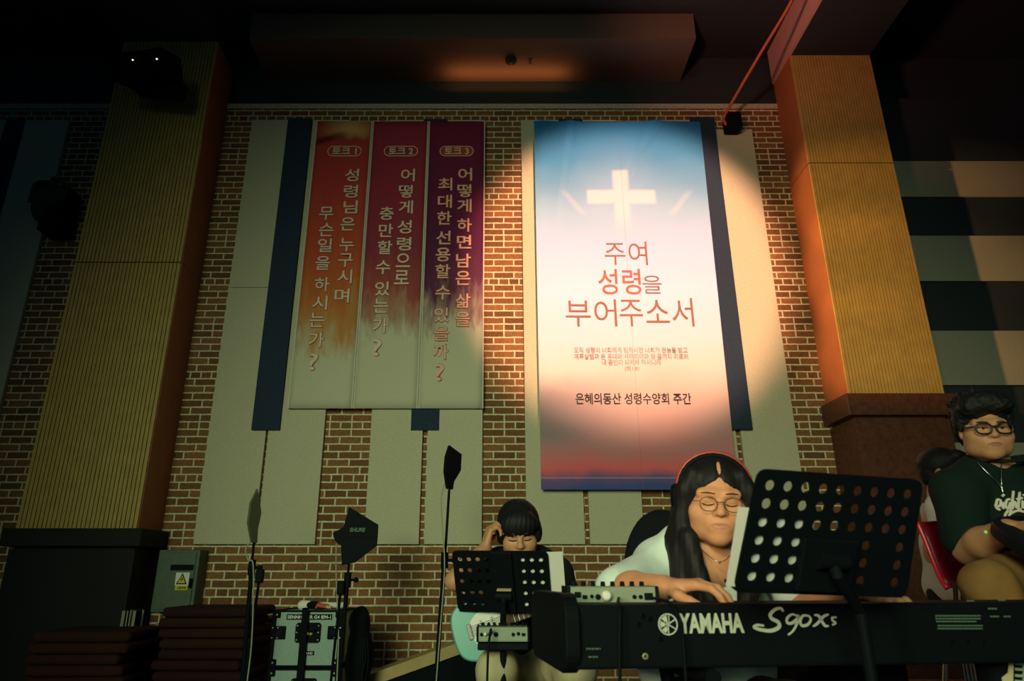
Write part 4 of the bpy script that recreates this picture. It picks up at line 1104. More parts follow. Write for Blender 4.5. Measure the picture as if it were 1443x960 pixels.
# things hung under the keyboard
def filler_amplifier():  # made-up black cabinet, added to darken the view under the keyboard
    x0, x1, y0, y1, z1 = .93, 1.27, 2.32, 2.62, .735
    t = thing('filler_amplifier', ((x0 + x1) / 2, (y0 + y1) / 2, 0), 'black filler cabinet added to darken the space behind the keyboard', 'filler_amplifier')
    MB().box((x0, y0, .02), (x1, y1, z1), None, .015).build('cabinet', M_BLACKF, t)
    MB().box((x0 + .03, y0 - .008, .05), (x1 - .03, y0 + .004, z1 - .14), None, .004).build('grille', M_BLACK, t)
    MB().box((x0 + .03, y0 - .006, z1 - .12), (x1 - .03, y0 + .004, z1 - .03), None, .002).build('control_panel', M_BLACKM, t)
    for i in range(5): MB().lathe([(.011, 0), (.009, .014), (.001, .015)], Matrix.Translation((x0 + .07 + .05 * i, y0 - .006, z1 - .075)) @ Matrix.Rotation(R(90), 4, 'X'), 12).build('knob', M_BLACK, t)
    for x in (x0 + .04, x1 - .04):
        for y in (y0 + .04, y1 - .04): MB().lathe([(.018, 0), (.018, .02), (.001, .021)], Matrix.Translation((x, y, .0)), 12).build('foot', M_BLACK, t)
filler_amplifier()
def tote():
    Y = 1.66; a = at(1395, 908, Y); b = at(1470, 1010, Y)
    t = thing('tote_bag', ((a.x + b.x) / 2, Y + .04, b.z), 'black bag with cream curved print at the lower right corner', 'bag')
    S = SDF((a.x - .05, Y - .06, b.z - .05), (b.x + .05, Y + .16, a.z + .06), .008)
    def fn(P):
        q = np.abs(P - np.array([(a.x + b.x) / 2, Y + .045, (a.z + b.z) / 2])) - np.array([(b.x - a.x) / 2 - .025, .018, (a.z - b.z) / 2 - .025])
        return np.sqrt((np.maximum(q, 0) ** 2).sum(-1)) + np.minimum(q.max(-1), 0) - .025
    S.comb(fn, (a.x, Y, b.z), (b.x, Y + .1, a.z), .004, 'u'); V, F = S.mesh(); mkobj('bag_body', V, F, M_BLACKF, t, True)
    mc = mat('cream_print', (.62, .56, .32), .8); mg_ = mat('mint_print', (.30, .42, .30), .8)
    c = at(1420, 940, Y); M = frame((c.x, Y - .0012, c.z), (1, 0, 0), FRONT)
    def L(pts): return [((at(*p, Y).x - c.x), at(*p, Y).z - c.z) for p in pts]
    o, f = shape2d(L([(1402, 918), (1410, 917), (1411, 924), (1421, 926), (1422, 917), (1428, 916), (1427, 960), (1413, 966), (1411, 955), (1420, 948), (1421, 936), (1414, 931), (1404, 928)]), [], .0016)
    MB().raw(o, f, M).build('curved_print', mc, t)
    for y in (926, 933, 941, 950, 958):
        o, f = shape2d(L([(1429.5, y), (1440, y + 1), (1441, y - 4), (1446, y - 5), (1447, y + 5), (1430, y + 4)]), [], .0016); MB().raw(o, f, M).build('stripe_print', mg_, t)
    h = MB(); h.tube(catmull([(a.x + .04, Y + .04, a.z - .02), (a.x + .05, Y + .04, a.z + .06), (b.x - .05, Y + .04, a.z + .06), (b.x - .04, Y + .04, a.z - .02)], 6), .008, 8); h.build('handle', M_BLACKF, t, True)
tote()
def pouch():
    Y = 1.75; a = at(877, 939, Y); b = at(899, 985, Y)
    S = SDF((a.x - .03, Y - .05, b.z - .03), (b.x + .03, Y + .08, a.z + .03), .005)
    S.chain([((a.x + b.x) / 2, Y, a.z - .02), ((a.x + b.x) / 2, Y, b.z + .02)], [.016, .021], .01); S.wrinkle(.002, 60, 2)
    V, F = S.mesh(); tag(mkobj('umbrella', V, F, mat('red_cloth', (.55, .02, .03), .7), None, True), 'rolled red cloth hanging under the left end of keyboard', 'cloth')
# ------------------------------------------------------------------ people
SKIN_W = mat('skin_fair', (.64, .305, .155), .55, spec=.35, noise=.05, nscale=30, sss=.12)
SKIN_M = mat('skin_tan', (.56, .275, .14), .5, spec=.4, noise=.05, nscale=30, sss=.12)
LIP = mat('lips', (.54, .22, .13), .5)
LIPM = mat('lips_dark', (.36, .15, .10), .5)
HAIR = mat('black_hair', (.008, .008, .009), .62, spec=.25)
BROW = mat('brow_hair', (.075, .042, .026), .85)
EYEW = mat('eye_white', (.62, .56, .50), .3)
IRIS = mat('iris', (.02, .012, .008), .2)
LASH = mat('lash', (.015, .01, .008), .7)

def head_matrix(o, yaw=0, pitch=0, roll=0, k=1.0):
    return Matrix.Translation(Vector(o)) @ Matrix.Rotation(R(yaw), 4, 'Z') @ Matrix.Rotation(R(roll), 4, 'Y') @ Matrix.Rotation(R(pitch), 4, 'X') @ Matrix.Scale(k, 4)

def head(M, neck_world, neck_r=.055, jaw=1.0, cheek=1.0, mouth='closed', h=.0028, chin=1.0, lid=.4):
    """face looks along local -y; returns vertices, faces, material index per face (1 = lips)"""
    S = SDF((-.115, -.150, -.215), (.115, .135, .145), h)
    S.ell((0, .018, .040), (.076, .094, .084), .01)
    S.ell((0, -.022, -.030), (.066 * jaw, .068, .085), .03)
    S.ell((0, -.040, -.062), (.052 * jaw, .048, .050), .025)
    S.ell((0, -.066, -.096), (.026 * chin, .024, .020), .022)
    for s in (-1, 1):
        S.ell((s * .041 * cheek, -.052, -.030), (.030 * cheek, .032, .032), .02)
        S.ell((s * .047 * jaw, -.022, -.070), (.022, .034, .028), .025)
    # brow ridge, sockets, lids
    S.chain([(-.048, -.066, .022), (-.020, -.079, .020), (.020, -.079, .020), (.048, -.066, .022)], [.012, .012, .012, .012], .014)
    for s in (-1, 1):
        S.ell((s * .032, -.094, .000), (.019, .014, .0115), .010, 'd')
        S.ell((s * .0315, -.0685, .001), (.0165, .0150, .0140), .004)
    # nose
    S.cone((0, -.080, .010), (0, -.1010, -.024), .0075, .0115, .010)
    S.ell((0, -.1025, -.0285), (.0125, .0115, .0095), .006)
    for s in (-1, 1):
        S.ell((s * .0125, -.0915, -.0305), (.0085, .011, .0082), .006)
        S.ell((s * .0068, -.1010, -.0385), (.0034, .0045, .003), .003, 'd')
    # mouth
    S.ell((0, -.081, -.060), (.032, .015, .022), .014)
    S.chain([(-.026, -.0845, -.0605), (-.009, -.0928, -.0580), (0, -.0925, -.0588), (.009, -.0928, -.0580), (.026, -.0845, -.0605)], [.0020, .0034, .0032, .0034, .0020], .004)
    S.chain([(-.022, -.0845, -.0640), (0, -.0920, -.0670), (.022, -.0845, -.0640)], [.0022, .0046, .0022], .004)
    S.chain([(-.022, -.0905, -.0618), (0, -.0985, -.0625), (.022, -.0905, -.0618)], [.0010, .0020, .0010], .003, 'd')
    # ears
    for s in (-1, 1):
        S.ell((s * .0790, .010, -.002), (.0075, .019, .031), .006, rot=(8, 0, s * 22))
        S.ell((s * .0875, .006, .002), (.006, .010, .017), .005, 'd', rot=(8, 0, s * 22))
        S.ell((s * .077, .002, -.028), (.006, .008, .009), .005)
    Mi = M.inverted(); nb = Mi @ Vector(neck_world)
    S.cone((0, .028, -.055), tuple(nb), neck_r, neck_r * 1.12, .022)
    V, F = S.mesh()
    def surf(x, z, lift=.0):
        m = (abs(V[:, 0] - x) < .0045) & (abs(V[:, 2] - z) < .0045); return V[m][:, 1].min() - lift if m.any() else -.09
    head.surf = surf
    C = V[np.array(F)].mean(1)
    lip = (((C[:, 0] / .0260) ** 2 + ((C[:, 2] + .0625) / .0085) ** 2) < 1) & (C[:, 1] < -.078)
    W = V @ np.array(M.to_3x3()).T + np.array(M.translation)
    return W, F, lip.astype(int)

def hand(S, wrist, d, nrm, thumb, curls, size=1.0, splay=.10, tcurl=.3):
    """five separate fingers on a palm; d towards the fingers, nrm out of the palm, thumb = +1/-1 side"""
    wrist = Vector(wrist); d = Vector(d).normalized(); nrm = Vector(nrm); nrm = (nrm - d * nrm.dot(d)).normalized(); side = d.cross(nrm).normalized() * thumb
    k = size
    kn = [wrist + d * .088 * k + side * .030 * k, wrist + d * .092 * k + side * .010 * k, wrist + d * .088 * k - side * .010 * k, wrist + d * .080 * k - side * .028 * k]
    rootp = [wrist + d * .012 * k + side * o * k for o in (.016, .006, -.005, -.015)]
    for a, b, r0, r1 in zip(rootp, kn, (.017, .017, .016, .015), (.0125, .0125, .012, .0110)):
        S.cone(a, b, r0 * k, r1 * k, .012 * k)
    S.ell(tuple(wrist + d * .045 * k + side * .018 * k + nrm * .006 * k), (.018 * k, .018 * k, .018 * k), .012 * k)
    lens = [(.040, .025, .021), (.044, .028, .022), (.041, .027, .021), (.032, .021, .019)]
    out = []
    for i in range(4):
        a = kn[i]; ang = 0; c = curls[i]; sp = (1.5 - i) * splay
        base = (d + side * sp).normalized(); pts = [a]; rad = [.0108 * k]
        for L, da, r_ in zip(lens[i], c, (.0094, .0085, .0070)):
            ang += da; v = base * math.cos(ang) + nrm * math.sin(ang)
            a = a + v * L * k; pts.append(a); rad.append(r_ * k * (.92 if i == 3 else 1))
        S.chain([tuple(p) for p in pts], rad, .0035)
        out.append(pts)
    t0 = wrist + d * .024 * k + side * .020 * k + nrm * .006 * k
    v1 = (d * .62 + side * .72 + nrm * .25).normalized(); v2 = (d * (.9 - tcurl * .3) + side * (.35 - tcurl * .5) + nrm * (.2 + tcurl)).normalized(); v3 = (d * (.95 - tcurl * .4) + side * (.12 - tcurl * .7) + nrm * (.2 + tcurl)).normalized()
    t1 = t0 + v1 * .040 * k; t2 = t1 + v2 * .032 * k; t3 = t2 + v3 * .026 * k
    S.chain([tuple(p) for p in (t0, t1, t2, t3)], [.0155 * k, .0125 * k, .0105 * k, .0085 * k], .006)
    out.append([t0, t1, t2, t3]); return out

def forearm_grid(elbow, wrist, tipguess, h=.0034):
    P = np.array([list(elbow), list(wrist), list(tipguess)]); return SDF(P.min(0) - .085, P.max(0) + .085, h)

def lash(M, s, z, droop, name, m, r, y=-.0835, half=.0165):
    b = MB(); pts = []
    for i in range(7):
        u = i / 6 * 2 - 1
        zz = z - droop * (1 - u * u); pts.append(M @ Vector((s * .0315 + u * half, head.surf(s * .0315 + u * half, zz, .0002), zz)))
    b.tube(pts, [r * .5] + [r] * 5 + [r * .5], 8); return b
def brow(M, s, z=.022, tilt=.004, r=.0032):
    pts = []
    for i in range(6):
        x = s * (.014 + .036 * i / 5); zz = z - .002 + tilt * math.sin(i / 5 * 2.6); pts.append(M @ Vector((x, head.surf(x, zz, .0003), zz)))
    return MB().tube(pts, [r * .8, r, r, r * .9, r * .7, r * .4], 8)
def glasses(M, t, m, rw, rh, wire, z=-.002, bridge=.0, rectish=2.0, lens_c=.034, temples=True):
    root = None
    for s in (-1, 1):
        pts = []
        for i in range(28):
            a = 2 * math.pi * i / 28; c, q = math.cos(a), math.sin(a)
            x = math.copysign(abs(c) ** (2 / rectish), c) * rw; zz = math.copysign(abs(q) ** (2 / rectish), q) * rh
            pts.append(M @ Vector((s * lens_c + x, -.108 + .10 * (s * lens_c + x) ** 2 * 2.2, z + zz)))
        b = MB().tube(pts, wire, 8, closed=True)
        if root is None:
            root = b.build('glasses', m, t, True)
        else: b.build('rim', m, root, True)
    br = MB().tube([M @ Vector((x, -.108 - .003 * (1 - (x / .012) ** 2), z + rh * .35)) for x in (-lens_c + rw, -.004, .004, lens_c - rw)], wire, 8); br.build('bridge', m, root, True)
    if temples:
        for s in (-1, 1):
            MB().tube([M @ Vector((s * (lens_c + rw), -.105 + .10 * (lens_c + rw) ** 2 * 2.2, z + rh * .4)), M @ Vector((s * .078, -.075, z + .006)), M @ Vector((s * .083, .0, .012)), M @ Vector((s * .082, .02, -.004))], wire, 8).build('temple', m, root, True)
    return root

def shell(name, S, m, t, seed=None):
    V, F = S.mesh(); return mkobj(name, V, F, m, t, True)

def fitter(o, Y, lift=.004, tol=.014):
    """finds the cloth surface in front of a point, so that trims and prints lie on it"""
    sv = np.array([tuple(v.co) for v in o.data.vertices]) + np.array(ORG[o.name])
    def f(px, py):
        e = Vector((0, 0, EYE)); d = (at(px, py, Y) - e).normalized(); r_ = sv - np.array(e); s_ = r_ @ np.array(d)
        perp = np.linalg.norm(r_ - s_[:, None] * np.array(d), axis=1); ok = perp < tol
        return e + d * ((s_[ok].min() if ok.any() else (at(px, py, Y) - e).length) - lift)
    return f
def seated_shirt(S, J, tr, k=.03):
    """torso, shoulders and short sleeves as one skin of cloth; J holds the joints, tr the radii"""
    for p, r_ in tr: S.ell(p, r_, .05)
    for side in ('l', 'r'):
        S.chain([J['neck'] + Vector((0, 0, .0)), (J['neck'] + J['sh_' + side]) / 2 + Vector((0, 0, .022)), J['sh_' + side]], [.055, .062, J['sr'] * 1.08], .035)
        e = J['sh_' + side] + (J['el_' + side] - J['sh_' + side]) * J.get('sleeve_' + side, .72)
        S.chain([J['sh_' + side], e], [J['sr'] * 1.05, J['sr'] * .98], .03)
def core(J, arms=True, legs=True):
    """the body under the clothes, one skin from neck to feet"""
    P = np.array([list(v) for q, v in J.items() if isinstance(v, Vector)])
    S = SDF(P.min(0) - .14, P.max(0) + .14, .012)
    S.chain([J['neck'], J['chest'], J['pelvis']], [.05, .10, .11], .05)
    S.ell(J['neck'] + Vector((0, .015, -.055)), (.085, .062, .06), .03)
    for s in ('l', 'r'):
        S.chain([J['neck'], J['sh_' + s], J['el_' + s]], [.045, .046, .036], .03)
        S.chain([J['pelvis'], J['hip_' + s], J['kn_' + s], J['an_' + s]], [.09, .065, .045, .034], .03)
        S.cone(J['an_' + s], J['toe_' + s], .030, .022, .02)
    return S.mesh()
def trousers(J, r, h=.011, seed=1, amp=.004):
    P = np.array([list(J[k]) for k in ('pelvis', 'hip_l', 'hip_r', 'kn_l', 'kn_r', 'an_l', 'an_r')])
    S = SDF(P.min(0) - .2, P.max(0) + .2, h)
    S.ell(J['pelvis'], (r * 1.9, r * 1.45, r * 1.25), .05)
    for s in ('l', 'r'):
        S.chain([J['hip_' + s], J['kn_' + s]], [r * 1.08, r * .86], .04)
        S.chain([J['kn_' + s], J['an_' + s]], [r * .84, r * .62], .03)
    S.wrinkle(amp, 26, seed); return S
def shoe(t, ank, toe, m, sole):
    a = Vector(ank); b = Vector(toe); S = SDF(np.minimum(a, b) - np.array([.10, .10, .11]), np.maximum(a, b) + np.array([.10, .10, .10]), .007)
    d = (b - a); d.z = 0; d.normalize(); f = min(a.z, b.z)
    S.chain([a - d * .02 + Vector((0, 0, -.01)), a + d * .06 + Vector((0, 0, -.035)), b], [.046, .046, .036], .02)
    S.plane((0, 0, b.z - .028), (0, 0, -1))
    V, F = S.mesh(); o = mkobj('shoe', V, F, m, t, True)
    sb = MB(); q = Vector((-d.y, d.x, 0)); L = (b - a).to_2d().length
    sb.box((-.065, -.045, 0), (L + .035, .045, .022), Matrix((d.to_4d(), q.to_4d(), (0, 0, 1, 0), (0, 0, 0, 1))).transposed() if False else (Matrix.Translation((a.x, a.y, b.z - .046)) @ Matrix.Rotation(math.atan2(d.y, d.x), 4, 'Z')), .012)
    sb.build('sole', sole, o)
M_SOLE = mat('pale_sole', (.5, .48, .4), .7)

# ---- the keyboard player
def woman():
    t = thing('person', (.61, 2.25, 0), 'seated woman with long black hair, glasses and mint shirt playing the keyboard', 'person')
    M = head_matrix((.605, 1.932, 1.097), yaw=-9, pitch=7, roll=4, k=.97)
    J = dict(neck=Vector((.600, 1.985, .985)), chest=Vector((.605, 2.12, .85)), pelvis=Vector((.61, 2.26, .58)), sh_l=Vector((.455, 2.05, .930)), sh_r=Vector((.775, 2.06, .98)),
             el_l=Vector((.318, 1.89, .866)), el_r=Vector((.81, 1.93, .815)), hip_l=Vector((.53, 2.22, .56)), hip_r=Vector((.69, 2.22, .56)), kn_l=Vector((.50, 1.92, .575)), kn_r=Vector((.74, 1.92, .575)),
             an_l=Vector((.50, 2.02, .09)), an_r=Vector((.74, 2.02, .09)), toe_l=Vector((.50, 1.88, .045)), toe_r=Vector((.74, 1.88, .045)), sr=.060, sleeve_l=1.02)
    parts = [core(J)]
    hv, hf, lip = head(M, J['neck'] + Vector((0, .01, -.03)), .052, jaw=1.06, cheek=1.12)
    # right arm in view, fingers on the keys
    wr = Vector((.392, 1.705, .876)); S = forearm_grid(J['el_l'], wr, (.52, 1.66, .85), .003)
    S.chain([J['el_l'], J['el_l'].lerp(wr, .35), wr], [.043, .042, .029], .02)
    hand(S, wr, (.80, -.52, .10), (.12, .05, -1), -1, [(.25, .55, .4), (.30, .55, .35), (.42, .6, .35), (.50, .55, .4)], .96, .13, .25)
    parts.append(S.mesh())
    wr2 = Vector((.85, 1.74, .858)); S = forearm_grid(J['el_r'], wr2, (.90, 1.64, .84), .0035)
    S.chain([J['el_r'], J['el_r'].lerp(wr2, .35), wr2], [.043, .041, .029], .02)
    hand(S, wr2, (.25, -.95, .02), (0, .02, -1), 1, [(.3, .5, .4), (.3, .5, .35), (.35, .5, .35), (.4, .5, .4)], .96, .12, .2)
    parts.append(S.mesh())
    V, F = join((hv, hf), *parts); mi = np.concatenate([lip, np.zeros(len(F) - len(lip), int)])
    body = mkobj('body', V, F, [SKIN_W, LIP], t, True, mi)
    # downcast eyes behind thin glasses
    for s in (-1, 1):
        lash(M, s, -.0045, .0050, 'lash', LASH, .0016).build('eyelash', LASH, body, True)
        brow(M, s, .0235, .003, .0019).build('eyebrow', BROW, body, True)
    glasses(M, t, mat('thin_brown_rim', (.10, .06, .04), .35, metal=.4), .0225, .0185, .0011, z=-.006, rectish=2.2, lens_c=.0325)
    # hair
    h = .0050
    H = SDF((-.20, -.20, -.40), (.20, .20, .20), h)
    H.ell((0, .024, .040), (.093, .104, .088), .01)
    H.ell((0, .070, -.03), (.088, .060, .12), .02)
    H.ell((0, -.105, -.052), (.063, .075, .102), .008, 'd')
    H.ell((.0, -.112, .022), (.060, .055, .042), .010, 'd')
    for s, L in ((-1, 1.08), (1, .85)):
        H.chain([(s * .064, -.040, .072), (s * .084, -.032, .03), (s * .092, -.018, -.05), (s * .094, -.020, -.14), (s * .088, -.035, -.22 * L), (s * .070, -.055, -.30 * L)], [.022, .026, .030, .036, .038, .026], .015)
        H.chain([(s * .085, .03, -.02), (s * .095, .02, -.12), (s * .085, -.005, -.24 * L)], [.035, .042, .034], .02)
    H.chain([(-.080, -.050, -.10), (-.055, -.075, -.20), (-.020, -.095, -.27), (.030, -.098, -.325)], [.026, .024, .018, .008], .012)
    H.chain([(-.075, -.055, -.18), (-.048, -.082, -.26), (-.030, -.092, -.325)], [.022, .016, .006], .008)
    H.chain([(-.060, -.070, -.20), (-.022, -.088, -.27), (.004, -.094, -.315)], [.016, .011, .004], .006)
    H.chain([(-.085, -.055, -.24), (-.075, -.070, -.31), (-.064, -.078, -.345)], [.022, .013, .004], .006)
    H.cone((.002, -.110, .045), (.003, -.074, .082), .040, .005, .010, 'd')
    H.chain([(.003, -.078, .072), (.003, -.062, .094), (.004, -.034, .117), (.004, .0, .128)], [.0075, .0075, .0065, .004], .003, 'd')
    _, P = H.sub(H.lo, H.lo + H.h * (H.n - 1))
    P = P[:H.n[0], :H.n[1], :H.n[2]]
    H.f += (.0011 * np.sin(np.arctan2(P[..., 1] - .02, P[..., 0]) * 46 + P[..., 2] * 9)).astype(np.float32)
    V, F = H.mesh(M); mkobj('hair', V, F, HAIR, t, True)
    # headphones
    hp = [M @ Vector((math.sin(a) * .103, .014, .040 + math.cos(a) * .099)) for a in [R(x) for x in range(-96, 97, 12)]]
    b = MB().tube(hp, .0065, 10); band = b.build('headphones', mat('headband_red', (.38, .06, .045), .4), t, True)
    hp2 = [M @ Vector((math.sin(a) * .098, .010, .038 + math.cos(a) * .093)) for a in [R(x) for x in range(-96, 97, 12)]]
    MB().tube(hp2, .007, 10).build('band_pad', M_BLACK, band, True)
    for s in (-1, 1):
        c = MB(); c.lathe([(.001, -.012), (.030, -.012), (.034, -.002), (.033, .012), (.026, .018), (.001, .020)], M @ Matrix.Translation((s * .104, .010, .012)) @ Matrix.Rotation(s * R(90), 4, 'Y'), 24)
        cup = c.build('ear_cup', M_BLACK, band, True)
        MB().cbox((0, 0, 0), (.010, .004, .008), M @ Matrix.Translation((s * .100, -.026, .012)), .001).build('cup_glint', mat('cup_green', (.18, .35, .22), .4), cup)  # green glint on the ear cup, made as a small coloured block
    # shirt
    P = np.array([list(J[k]) for k in ('neck', 'chest', 'pelvis', 'sh_l', 'sh_r', 'el_l', 'el_r')])
    S = SDF(P.min(0) - .24, P.max(0) + .2, .007)
    seated_shirt(S, J, [((.605, 2.11, .84), (.195, .125, .15)), ((.61, 2.20, .66), (.20, .155, .18)), ((.605, 2.06, .93), (.15, .09, .06))])
    S.wrinkle(.0055, 27, 3)
    S.ell(J['neck'] + Vector((0.005, -.070, .010)), (.060, .085, .085), .008, 'd')
    mint = mat('mint_cotton', (.60, .74, .68), .9, spec=.1, noise=.05, nscale=40, bump=.15, bscale=300)
    sh = shell('shirt', S, mint, t)
    a = J['sh_l'].lerp(J['el_l'], 1.0); d = (J['el_l'] - J['sh_l']).normalized(); x = d.cross(Vector((0, 0, 1))).normalized(); y = d.cross(x)
    MB().tube([a + (x * math.cos(2 * math.pi * i / 20) + y * math.sin(2 * math.pi * i / 20)) * .0560 for i in range(20)], .0045, 8, closed=True).build('sleeve_hem', mint, sh, True)
    nkl = MB().tube(catmull([M @ Vector((-.05, -.02, -.125)), M @ Vector((-.02, -.058, -.150)), M @ Vector((.0, -.066, -.158)), M @ Vector((.02, -.058, -.150)), M @ Vector((.05, -.02, -.125))], 5), .0010, 6)
    nk_o = nkl.build('necklace', M_CHROME, t, True); MB().ball(M @ Vector((0, -.068, -.160)), .0035, 10).build('pendant', M_CHROME, nk_o)
    shell('trousers', trousers(J, .082, seed=5), mat('dark_trousers', (.02, .022, .03), .9), t)
    for s in ('l', 'r'): shoe(t, J['an_' + s] - Vector((0, 0, .02)), J['toe_' + s], M_BLACKF, M_SOLE)
    # her chair: rounded black backrest
    c = thing('office_chair', (.52, 2.33, 0), 'black padded chair with rounded back behind the keyboard player', 'chair')
    S = SDF((.20, 2.32, .52), (.80, 2.56, 1.16), .010)
    def fn(P):
        q = np.abs(P - np.array([.50, 2.455, .86])) - np.array([.065, .010, .075]); return np.sqrt((np.maximum(q, 0) ** 2).sum(-1)) + np.minimum(q.max(-1), 0) - .035
    S.ell((.575, 2.455, .915), (.142, .050, .210), .02)
    V, F = S.mesh(); mkobj('backrest', V, F, M_BLACKF, c, True)
    S = SDF((.30, 1.98, .36), (.90, 2.54, .53), .010); S.ell((.60, 2.25, .44), (.25, .24, .048), .01); V, F = S.mesh(); mkobj('seat', V, F, M_BLACKF, c, True)
    MB().tube([(.58, 2.44, .43), (.56, 2.53, .46), (.52, 2.53, .70), (.50, 2.49, .84)], .022, 10).build('back_bar', M_BLACKM, c)
    MB().cyl((.6, 2.25, .41), (.6, 2.25, .10), .028).build('gas_post', M_BLACKM, c)
    for k in range(5):
        a = R(72 * k + 20); e = Vector((.6 + .26 * math.cos(a), 2.25 + .26 * math.sin(a), .075)); l = MB().tube([(.6, 2.25, .12), e], [.024, .016], 10).build('base_arm', M_BLACK, c); MB().ball(e - Vector((0, 0, .045)), (.028, .028, .030), 12).build('caster', M_BLACK, l)
woman()

# ---- the big man on the right, on a low riser
RZ = .35
def riser():
    t = thing('stage_riser', (2.6, 3.2, 0), 'low dark riser carrying the two men on the right', 'riser')
    MB().box((1.30, 1.98, .29), (4.4, 4.3, RZ), None, .006).build('deck', M_DWOOD, t)
    MB().box((1.33, 2.01, .002), (4.37, 4.27, .288)).build('skirt', M_BLACKF, t)
riser()

def red_chair():
    t = thing('plastic_chair', (1.86, 2.55, RZ), 'dark red plastic chair with steel legs behind the man in dark green', 'chair')
    mr = mat('red_plastic', (.17, .008, .020), .35, spec=.5)
    mb_red = mat('bright_red_plastic', (.58, .02, .05), .3, spec=.6)
    z0, z1 = .80, 1.10; V = []; F = []; n = 10
    prof = [(2.705, .86), (2.735, .90), (2.755, .96), (2.765, 1.03), (2.775, 1.10)]
    def half(z): return .235 - .035 * max(0, (z - .9)) / .2 * -1 if False else .232 + .020 * max(0, min(1, (z - .94) / .16)) ** 1.5
    for s in (0, 1):
        for (y, z) in prof:
            for i in range(n + 1):
                u = i / n * 2 - 1; V.append((1.885 + u * half(z), y - .045 * u * u + s * .012, z + (.012 * (1 - u * u) if z == 1.10 else 0)))
    r_ = n + 1; q = r_ * len(prof)
    for j in range(len(prof) - 1):
        for i in range(n):
            a = j * r_ + i; F += [(a, a + 1, a + r_ + 1, a + r_), (q + a, q + a + r_, q + a + r_ + 1, q + a + 1)]
    rim = [i for i in range(r_)] + [(j + 1) * r_ - 1 for j in range(1, len(prof))] + [(len(prof) - 1) * r_ + i for i in range(n - 1, -1, -1)] + [j * r_ for j in range(len(prof) - 2, 0, -1)]
    for i in range(len(rim)): a, b = rim[i], rim[(i + 1) % len(rim)]; F.append((b, a, a + q, b + q))
    MB().raw(V, F).build('backrest', mr, t, True)
    for s in (-1, 1): MB().tube(catmull([(1.885 + s * half(z), y - .045 + .006, z) for y, z in prof], 4), .009, 10).build('edge_roll', mb_red, t, True)
    MB().box((1.65, 2.26, .785), (2.12, 2.70, .803), None, .006).build('seat', mr, t)
    for s in (-1, 1):
        for dx in (0, .026): MB().tube([(1.885 + s * (.205 - dx), 2.70 - .045, .885), (1.885 + s * (.205 - dx), 2.68, .80), (1.885 + s * (.21 - dx), 2.70, RZ)], .0095, 10).build('rear_leg', M_CHROME, t)
        MB().tube([(1.885 + s * .20, 2.32, .785), (1.885 + s * .22, 2.28, RZ)], .0105, 10).build('front_leg', M_CHROME, t)
red_chair()

